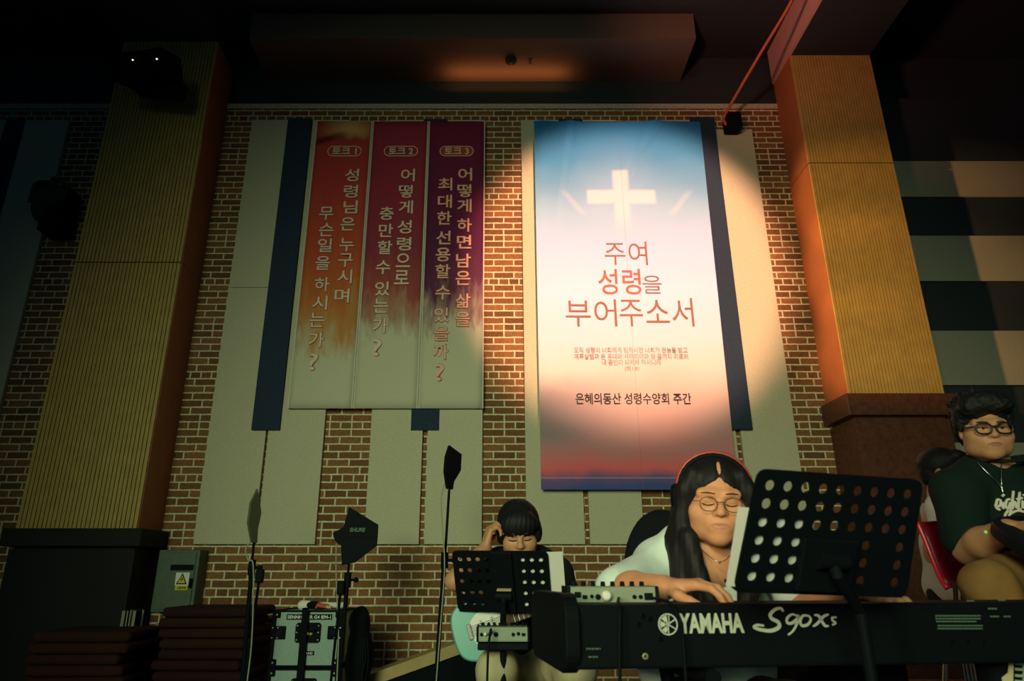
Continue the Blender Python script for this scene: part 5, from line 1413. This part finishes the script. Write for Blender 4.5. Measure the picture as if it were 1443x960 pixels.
def big_man():
    t = thing('person', (1.88, 2.5, RZ), 'seated man with black framed glasses and dark green lettered tee shirt', 'person')
    M = head_matrix((1.762, 2.44, 1.402), yaw=-17, pitch=6, roll=2, k=.91)
    J = dict(neck=Vector((1.815, 2.50, 1.270)), chest=Vector((1.86, 2.53, 1.08)), pelvis=Vector((1.90, 2.52, .90)), sh_l=Vector((1.660, 2.50, 1.190)), sh_r=Vector((2.085, 2.55, 1.195)),
             el_l=Vector((1.605, 2.43, .985)), el_r=Vector((2.15, 2.40, .965)), hip_l=Vector((1.79, 2.46, .895)), hip_r=Vector((2.01, 2.46, .895)), kn_l=Vector((1.45, 2.14, .872)), kn_r=Vector((1.70, 2.02, .850)),
             an_l=Vector((1.52, 2.17, .45)), an_r=Vector((1.74, 2.07, .45)), toe_l=Vector((1.50, 2.05, .40)), toe_r=Vector((1.72, 2.0 - .02, .40)), sr=.078)
    J['sleeve_l'] = .80; J['sleeve_r'] = .9
    hv, hf, lip = head(M, J['neck'] + Vector((0, .01, -.03)), .066, jaw=1.18, cheek=1.14, chin=1.2)
    wr = Vector((1.600, 2.215, 1.040)); S = forearm_grid(J['el_l'], wr, (1.66, 2.13, 1.02))
    S.chain([J['el_l'], J['el_l'].lerp(wr, .4), wr], [.050, .048, .033], .02)
    hand(S, wr, (.80, -.50, -.05), (-.1, -.35, -.9), -1, [(.3, .5, .4), (.35, .55, .4), (.4, .6, .4), (.45, .6, .4)], 1.05, .08, .3)
    wr2 = Vector((2.0, 2.19, 1.02)); S2 = forearm_grid(J['el_r'], wr2, (1.92, 2.1, 1.0), .005)
    S2.chain([J['el_r'], J['el_r'].lerp(wr2, .4), wr2], [.050, .048, .033], .02)
    hand(S2, wr2, (-.7, -.6, .1), (0, -.2, -1), 1, [(.3, .5, .4)] * 4, 1.05, .08, .3)
    V, F = join((hv, hf), core(J), S.mesh(), S2.mesh()); mi = np.concatenate([lip, np.zeros(len(F) - len(lip), int)])
    body = mkobj('body', V, F, [SKIN_M, LIPM], t, True, mi)
    for s in (-1, 1):
        lash(M, s, .001, -.003, 'l', LASH, .0018).build('eyelash', LASH, body, True)
        e = MB(); e.ball(M @ Vector((s * .0315 + .003, -.0828, -.0005)), (.0052, .0030, .0042), 12); e.build('eye', IRIS, body, True)
        brow(M, s, .0235, .003, .0028).build('eyebrow', BROW, body, True)
    g = glasses(M, t, mat('black_rim', (.008, .008, .008), .3, spec=.5), .0265, .0205, .0030, z=-.003, rectish=2.6, lens_c=.0345)
    # hair: thick, swept, parted over the forehead
    H = SDF((-.17, -.17, -.10), (.17, .18, .20), .0045)
    H.ell((0, .026, .052), (.094, .106, .094), .01)
    H.ell((.0, -.050, .105), (.080, .060, .045), .03)
    H.ell((.035, -.075, .088), (.052, .036, .028), .02)
    H.ell((-.055, -.055, .085), (.040, .045, .038), .02)
    H.ell((-.080, .0, .045), (.024, .040, .055), .015); H.ell((.080, .0, .050), (.020, .045, .055), .015)
    H.ell((0, .07, .0), (.078, .05, .075), .02)
    H.ell((0, -.110, -.028), (.068, .066, .072), .008, 'd')
    H.ell((.0, -.118, .034), (.056, .052, .034), .012, 'd')
    for s in (-1, 1): H.ell((s * .086, .004, -.030), (.03, .03, .034), .008, 'd')
    rs = np.random.RandomState(4)
    for i in range(130):
        a = rs.rand() * 6.28; el_ = .15 + rs.rand() * 1.2
        p = np.array([.088 * math.cos(a) * math.cos(el_ * .8), .026 + .10 * math.sin(a) * math.cos(el_ * .8), .060 + .082 * math.sin(el_)])
        if p[1] < -.02 and p[2] < .075: continue
        q = p + np.array([.030 * math.cos(a + 1.1), .030 * math.sin(a + 1.1), .012 * rs.randn()])
        H.cone(p, q, .013, .004, .006)
    H.wrinkle(.0045, 170, 6)
    V, F = H.mesh(M); mkobj('hair', V, F, HAIR, t, True)
    # tee shirt
    P = np.array([list(J[k]) for k in ('neck', 'chest', 'pelvis', 'sh_l', 'sh_r', 'el_l', 'el_r')])
    S = SDF(P.min(0) - .26, P.max(0) + .24, .008)
    seated_shirt(S, J, [((1.88, 2.53, 1.08), (.215, .155, .17)), ((1.90, 2.515, .95), (.215, .17, .13)), ((1.86, 2.53, 1.19), (.17, .105, .07))])
    S.wrinkle(.005, 19, 8)
    S.ell(J['neck'] + Vector((0, -.02, .050)), (.082, .085, .046), .008, 'd')
    green = mat('dark_green_cotton', (.009, .021, .017), .95, spec=.1, bump=.15, bscale=300)
    sh = shell('shirt', S, green, t)
    nk = J['neck'] + Vector((0, -.02, .030)); 
    MB().tube([nk + Vector((.079 * math.cos(2 * math.pi * i / 22), .083 * math.sin(2 * math.pi * i / 22), .012 * math.sin(2 * math.pi * i / 22) - .004)) for i in range(22)], .006, 8, closed=True).build('collar', green, sh, True)
    # chest script, laid on the cloth of the shirt front
    onshirt = fitter(sh, 2.3, .006)
    mw = mat('shirt_print', (.72, .68, .58), .8)
    def script(strokes, wd):
        b = MB()
        for pts in strokes:
            C = catmull([(p[0], p[1], 0) for p in pts], 5); W3 = [onshirt(p.x, p.y) for p in C]
            b.tube(W3, wd, 6)
        return b
    L = [[(1405, 707), (1403, 714), (1409, 713), (1410, 706), (1405, 705), (1404, 716), (1410, 719)], [(1412, 708), (1414, 717), (1416, 708)], [(1412, 700), (1415, 697)],
         [(1424, 704), (1419, 705), (1417, 713), (1421, 717), (1424, 708), (1424, 722), (1420, 730), (1416, 727), (1421, 719)], [(1428, 692), (1426, 718), (1430, 707), (1433, 717)], [(1437, 694), (1435, 716), (1438, 718)], [(1432, 704), (1441, 702)],
         [(1441, 706), (1441, 717)], [(1441, 699), (1443, 698)], [(1446, 712), (1449, 707), (1445, 708), (1446, 717), (1450, 716)], [(1455, 706), (1452, 709), (1456, 713), (1453, 718)], [(1424, 724), (1434, 720), (1446, 722), (1456, 719)]]
    script(L, .0048).build('script_lettering', mw, sh, True)
    # chain necklace
    pts = [onshirt(*p) if i else onshirt(*p) for i, p in enumerate([(1377, 652), (1385, 660), (1396, 671), (1405, 679), (1411, 686), (1411, 676), (1411, 664), (1411, 652)])]
    n_o = MB().tube(catmull(pts, 4), .0018, 6).build('necklace', M_CHROME, t, True)
    MB().tube([onshirt(1411, 686), onshirt(1413, 694)], .0032, 8).build('pendant', M_CHROME, n_o)
    shell('trousers', trousers(J, .086, seed=9, amp=.008), mat('khaki_cotton', (.33, .165, .055), .9, spec=.1, noise=.12, nscale=12), t)
    for s in ('l', 'r'): shoe(t, J['an_' + s] - Vector((0, 0, .02)), J['toe_' + s], mat('canvas', (.5, .47, .38), .8), M_SOLE)
big_man()

def black_guitar():
    c = at(1500, 757, 2.16)
    t = thing('electric_guitar', c, 'black guitar lying across the lap of the man in dark green', 'guitar')
    out = catmull([(-.185, -.02), (-.150, .10), (-.06, .115), (.02, .085), (.09, .105), (.17, .13), (.22, .10), (.16, .05), (.175, 0), (.19, -.06), (.14, -.09), (.04, -.085), (-.06, -.125), (-.150, -.115)], 5, True)
    V, F = shape2d([(p[0], p[1]) for p in out], [], .045, .008)
    M = Matrix.Translation(c) @ Matrix.Rotation(R(10), 4, 'Z') @ Matrix.Rotation(R(-7), 4, 'Y') @ Matrix.Rotation(R(30), 4, 'X')
    MB().raw(V, F, M).build('guitar_body', mat('gloss_black', (.007, .008, .010), .55, spec=.2), t)
    MB().box((.12, -.028, .012), (.78, .028, .036), M, .006).build('neck', M_BLACK, t)
    MB().box((.78, -.045, .010), (.95, .040, .028), M, .008).build('headstock', M_BLACK, t)
    for x in (-.06, .02): MB().box((x - .018, -.045, .022), (x + .018, .045, .032), M, .003).build('pickup', M_BLACKM, t)
    MB().ball(at(1389, 750, 2.045), .0045).build('tuner_lamp', mat('green_lamp', (.1, .5, .1), emit=(.25, 1, .1), estr=.45), t)
black_guitar()

def back_man():
    t = thing('person', (2.06, 3.2, RZ), 'man in white tee shirt with earphone, mostly hidden behind the red chair', 'person')
    M = head_matrix((2.060, 3.16, 1.340), yaw=42, pitch=6, roll=0, k=.93)
    J = dict(neck=Vector((2.03, 3.20, 1.20)), chest=Vector((2.05, 3.22, 1.02)), pelvis=Vector((2.08, 3.25, .83)), sh_l=Vector((1.975, 3.10, 1.125)), sh_r=Vector((2.12, 3.40, 1.125)),
             el_l=Vector((1.935, 3.06, .93)), el_r=Vector((2.2, 3.42, .90)), hip_l=Vector((2.10, 3.15, .82)), hip_r=Vector((2.14, 3.33, .82)), kn_l=Vector((2.48, 3.05, .84)), kn_r=Vector((2.52, 3.3, .84)),
             an_l=Vector((2.46, 3.05, .46)), an_r=Vector((2.5, 3.3, .46)), toe_l=Vector((2.58, 3.0, .395)), toe_r=Vector((2.62, 3.27, .395)), sr=.060)
    J['sleeve_l'] = .70; J['sleeve_r'] = .7
    hv, hf, lip = head(M, J['neck'] + Vector((0, .01, -.03)), .056, h=.004)
    wr = Vector((1.985, 2.93, .84)); S = forearm_grid(J['el_l'], wr, (2.07, 2.9, .84), .005)
    S.chain([J['el_l'], J['el_l'].lerp(wr, .4), wr], [.044, .041, .03], .02)
    hand(S, wr, (.8, -.3, .05), (0, 0, -1), -1, [(.3, .5, .4)] * 4, 1.0, .08, .3)
    wr2 = Vector((2.35, 3.25, .90)); S2 = forearm_grid(J['el_r'], wr2, (2.43, 3.2, .9), .006)
    S2.chain([J['el_r'], wr2], [.042, .03], .02); hand(S2, wr2, (.8, -.4, .05), (0, 0, -1), 1, [(.3, .5, .4)] * 4, 1.0, .08, .3)
    V, F = join((hv, hf), core(J), S.mesh(), S2.mesh()); mi = np.concatenate([lip, np.zeros(len(F) - len(lip), int)])
    body = mkobj('body', V, F, [SKIN_M, LIPM], t, True, mi)
    for s in (-1, 1):
        brow(M, s, .0235, .003, .0034).build('eyebrow', BROW, body, True); lash(M, s, .0, .002, 'l', LASH, .002).build('eyelash', LASH, body, True)
    H = SDF((-.15, -.16, -.10), (.15, .16, .18), .0055)
    H.ell((0, .026, .050), (.088, .100, .088), .01); H.ell((0, -.055, .088), (.070, .045, .036), .02); H.ell((0, .06, .0), (.074, .055, .06), .02)
    H.ell((0, -.110, -.020), (.070, .072, .074), .008, 'd')
    for s in (-1, 1): H.ell((s * .090, .012, -.022), (.03, .034, .038), .008, 'd')
    H.wrinkle(.0022, 90, 3); V, F = H.mesh(M); mkobj('hair', V, F, HAIR, t, True)
    eb = MB()
    for s in (-1, 1): eb.ball(M @ Vector((s * .0865, -.002, -.006)), (.008, .008, .009), 12)
    MB().ball(M @ Vector((-.0865, -.002, -.006)), (.009, .009, .010), 12).tube([M @ Vector((-.086, -.006, -.012)), M @ Vector((-.084, -.010, -.028))], .0035, 8).build('earphone', mat('white_plastic', (.85, .83, .78), .3), t, True)
    P = np.array([list(J[k]) for k in ('neck', 'chest', 'pelvis', 'sh_l', 'sh_r', 'el_l', 'el_r')])
    S = SDF(P.min(0) - .2, P.max(0) + .2, .009)
    seated_shirt(S, J, [((2.07, 3.22, 1.02), (.125, .175, .17)), ((2.07, 3.24, .86), (.14, .175, .12))])
    S.wrinkle(.004, 24, 12); S.ell(J['neck'] + Vector((.01, 0, .05)), (.070, .070, .040), .008, 'd')
    sh = shell('shirt', S, mat('white_cotton', (.66, .66, .60), .9, spec=.1), t)
    nv = mat('navy_trim', (.015, .025, .06), .8); nk = J['neck'] + Vector((.01, 0, .028))
    MB().tube([nk + Vector((.066 * math.cos(2 * math.pi * i / 20), .068 * math.sin(2 * math.pi * i / 20), 0)) for i in range(20)], .008, 8, closed=True).build('collar_trim', nv, sh, True)
    d = (J['el_l'] - J['sh_l']).normalized(); x = d.cross(Vector((0, 1, 0))).normalized(); y = d.cross(x)
    for q in (.60, .66, .70):
        a = J['sh_l'].lerp(J['el_l'], q + .06); MB().tube([a + (x * math.cos(2 * math.pi * i / 18) + y * math.sin(2 * math.pi * i / 18)) * .0605 for i in range(18)], .004, 8, closed=True).build('sleeve_stripe', nv, sh, True)
    shell('trousers', trousers(J, .080, seed=15), mat('black_trousers', (.014, .015, .018), .9), t)
    for s in ('l', 'r'): shoe(t, J['an_' + s] - Vector((0, 0, .02)), J['toe_' + s], M_BLACKF, M_SOLE)
    c = thing('stool', (2.10, 3.25, RZ), 'dark padded stool under the man in the white tee shirt', 'stool')
    MB().lathe([(.001, .655), (.17, .655), (.18, .675), (.18, .70), (.16, .712), (.001, .715)], Matrix.Translation((2.10, 3.25, 0)), 28).build('seat', M_BLACKF, c, True)
    for k in range(4):
        a = R(45 + 90 * k); MB().cyl((2.10 + .11 * math.cos(a), 3.25 + .11 * math.sin(a), .655), (2.10 + .18 * math.cos(a), 3.25 + .18 * math.sin(a), RZ), .012, 10).build('leg', M_CHROME, c)
back_man()

# ---- the guitarist behind the small desk
def guitarist():
    t = thing('person', (.10, 3.1, 0), 'young seated man with bowl cut bowing his head, hand at his ear', 'person')
    M = head_matrix((.095, 3.02, 1.078), yaw=0, pitch=20, roll=-3)
    J = dict(neck=Vector((.10, 3.10, .960)), chest=Vector((.10, 3.16, .80)), pelvis=Vector((.10, 3.20, .56)), sh_l=Vector((-.065, 3.10, .915)), sh_r=Vector((.265, 3.12, .915)),
             el_l=Vector((-.165, 2.84, .885)), el_r=Vector((.34, 2.98, .74)), hip_l=Vector((.02, 3.12, .54)), hip_r=Vector((.19, 3.12, .54)), kn_l=Vector((.0, 2.68, .585)), kn_r=Vector((.275, 2.60, .600)),
             an_l=Vector((-.02, 2.98, .09)), an_r=Vector((.22, 2.98, .09)), toe_l=Vector((-.04, 2.84, .045)), toe_r=Vector((.24, 2.84, .045)), sr=.056)
    J['sleeve_l'] = .62; J['sleeve_r'] = .7
    hv, hf, lip = head(M, J['neck'] + Vector((0, .01, -.03)), .050, h=.0034, jaw=.95)
    wr = Vector((-.048, 2.935, 1.010)); S = forearm_grid(J['el_l'], wr, (.05, 2.95, 1.12))
    S.chain([J['el_l'], J['el_l'].lerp(wr, .35), wr], [.040, .039, .027], .02)
    hand(S, wr, (.22, .10, .90), (.85, .25, -.30), 1, [(.75, 1.1, .7), (.80, 1.2, .7), (.85, 1.2, .7), (.9, 1.2, .7)], .92, .06, .7)
    wr2 = Vector((.255, 2.76, .735)); S2 = forearm_grid(J['el_r'], wr2, (.2, 2.7, .75), .005)
    S2.chain([J['el_r'], wr2], [.040, .027], .02); hand(S2, wr2, (-.4, -.5, .5), (-.6, .5, .2), 1, [(.6, .9, .6)] * 4, .95, .06, .5)
    V, F = join((hv, hf), core(J), S.mesh(), S2.mesh()); mi = np.concatenate([lip, np.zeros(len(F) - len(lip), int)])
    body = mkobj('body', V, F, [SKIN_M, LIPM], t, True, mi)
    for s in (-1, 1):
        lash(M, s, -.004, .005, 'l', LASH, .0022).build('eyelash', LASH, body, True); brow(M, s, .0235, .003, .0034).build('eyebrow', BROW, body, True)
    H = SDF((-.15, -.17, -.12), (.15, .16, .18), .0045)
    H.ell((0, .022, .044), (.090, .100, .094), .01)
    H.ell((0, -.062, .050), (.078, .042, .056), .025)
    H.ell((-.076, -.012, .005), (.022, .045, .045), .015); H.ell((.076, -.012, .005), (.022, .045, .045), .015)
    H.ell((0, .06, .0), (.078, .055, .07), .02)
    H.ell((0, -.112, -.042), (.060, .062, .058), .008, 'd')
    for s in (-1, 1): H.ell((s * .092, .010, -.036), (.03, .03, .030), .008, 'd')
    _, P = H.sub(H.lo, H.lo + H.h * (H.n - 1)); P = P[:H.n[0], :H.n[1], :H.n[2]]
    H.f += (.0016 * np.sin(np.arctan2(P[..., 1] - .02, P[..., 0]) * 38 + 2 * np.sin(P[..., 2] * 40))).astype(np.float32)
    V, F = H.mesh(M); mkobj('hair', V, F, HAIR, t, True)
    P = np.array([list(J[k]) for k in ('neck', 'chest', 'pelvis', 'sh_l', 'sh_r', 'el_l', 'el_r')])
    S = SDF(P.min(0) - .2, P.max(0) + .2, .009)
    seated_shirt(S, J, [((.10, 3.16, .80), (.165, .115, .16)), ((.10, 3.19, .64), (.165, .125, .12))])
    S.wrinkle(.004, 24, 21); S.ell(J['neck'] + Vector((0, -.01, .05)), (.064, .066, .042), .008, 'd')
    shell('shirt', S, mat('black_cotton', (.014, .015, .017), .95, spec=.1), t)
    shell('trousers', trousers(J, .078, seed=25, h=.008, amp=.006), mat('beige_cotton', (.50, .44, .27), .9, spec=.1, noise=.08, nscale=25), t)
    for s in ('l', 'r'): shoe(t, J['an_' + s] - Vector((0, 0, .02)), J['toe_' + s], mat('grey_canvas', (.2, .2, .2), .8), M_SOLE)
    c = thing('folding_stool', (.10, 3.2, 0), 'black round stool under the young guitarist', 'stool')
    MB().lathe([(.001, .40), (.16, .40), (.17, .415), (.17, .44), (.15, .452), (.001, .455)], Matrix.Translation((.10, 3.2, 0)), 28).build('seat', M_BLACKF, c, True)
    for k in range(4):
        a = R(45 + 90 * k); MB().cyl((.10 + .11 * math.cos(a), 3.2 + .11 * math.sin(a), .40), (.10 + .18 * math.cos(a), 3.2 + .18 * math.sin(a), 0), .012, 10).build('leg', M_BLACKM, c)
guitarist()

def teal_guitar():
    Y = 2.80; c = at(688, 888, Y)
    t = thing('electric_guitar', c, 'teal electric guitar with white pickguard in the lap of the young guitarist', 'guitar')
    # body outline in its own plane: x towards the neck
    out = catmull([(-.19, .0), (-.17, .10), (-.08, .135), (.0, .105), (.06, .115), (.135, .150), (.165, .130), (.10, .075), (.075, .035), (.075, -.03), (.105, -.075), (.11, -.115), (.06, -.115), (.0, -.10), (-.08, -.130), (-.17, -.095)], 5, True)
    d = Vector((.90, -.05, .30)).normalized()
    M = frame(c + Vector((.02, 0, .02)), d, Vector((0, -1, .12))) @ Matrix.Scale(.80, 4)
    V, F = shape2d([(p[0], p[1]) for p in out], [], .045, .008)
    MB().raw(V, F, M).build('guitar_body', mat('teal_lacquer', (.08, .36, .29), .3, spec=.5, coat=.3), t)
    pg = catmull([(-.10, -.055), (-.115, .02), (-.06, .07), (.02, .065), (.10, .10), (.12, .085), (.078, .05), (.075, -.03), (.09, -.085), (.03, -.085), (-.04, -.10)], 5, True)
    V, F = shape2d([(p[0], p[1]) for p in pg], [], .003); g = MB().raw(V, F, M @ Matrix.Translation((0, 0, .0245))).build('pickguard', mat('white_plate', (.70, .70, .62), .4), t)
    for i, x in enumerate((-.055, .0, .05)):
        V, F = shape2d(rrect(x - .009, -.040, x + .009, .040, .008), [], .006); p = MB().raw(V, F, M @ Matrix.Translation((0, 0, .028))).build('pickup', mat('pickup_white', (.62, .62, .55), .4), g)
        pp = MB()
        for k in range(6): pp.lathe([(.0028, 0), (.0028, .002), (.001, .002)], M @ Matrix.Translation((x, -.028 + k * .0112, .031)), 8)
        pp.build('pole_pieces', M_BLACKM, p)
    MB().cbox((-.115, 0, .028), (.022, .070, .010), M, .003).build('bridge', mat('dull_steel', (.25, .25, .22), .5, metal=.5), t)
    MB().box((.06, -.027, .020), (.56, .027, .044), M, .006).build('neck', mat('rosewood', (.10, .05, .02), .5), t)
    fr = MB()
    for k in range(20): fr.box((.10 + .022 * k, -.026, .044), (.1015 + .022 * k, .026, .0455), M)
    fr.build('frets', M_CHROME, t)
    sg = MB()
    for k in range(6): y = -.021 + k * .0084; sg.tube([M @ Vector((-.112, y, .036)), M @ Vector((.56, y * .85, .048))], .0007, 5, False)
    sg.build('strings', M_CHROME, t)
    MB().box((.56, -.05, .012), (.72, .035, .028), M, .006).build('headstock', mat('maple', (.5, .34, .15), .5), t)
    for k in range(6): MB().lathe([(.006, 0), (.006, .016), (.001, .017)], M @ Matrix.Translation((.585 + .024 * k, .025, .028)), 8).build('tuning_peg', M_CHROME, t)
    for k, (x, y) in enumerate(((.0, -.072), (.03, -.078), (.055, -.068))): MB().lathe([(.010, 0), (.009, .010), (.001, .011)], M @ Matrix.Translation((x - .06, y - .0, .026)), 12).build('control_knob', M_KNOBW, g)
teal_guitar()
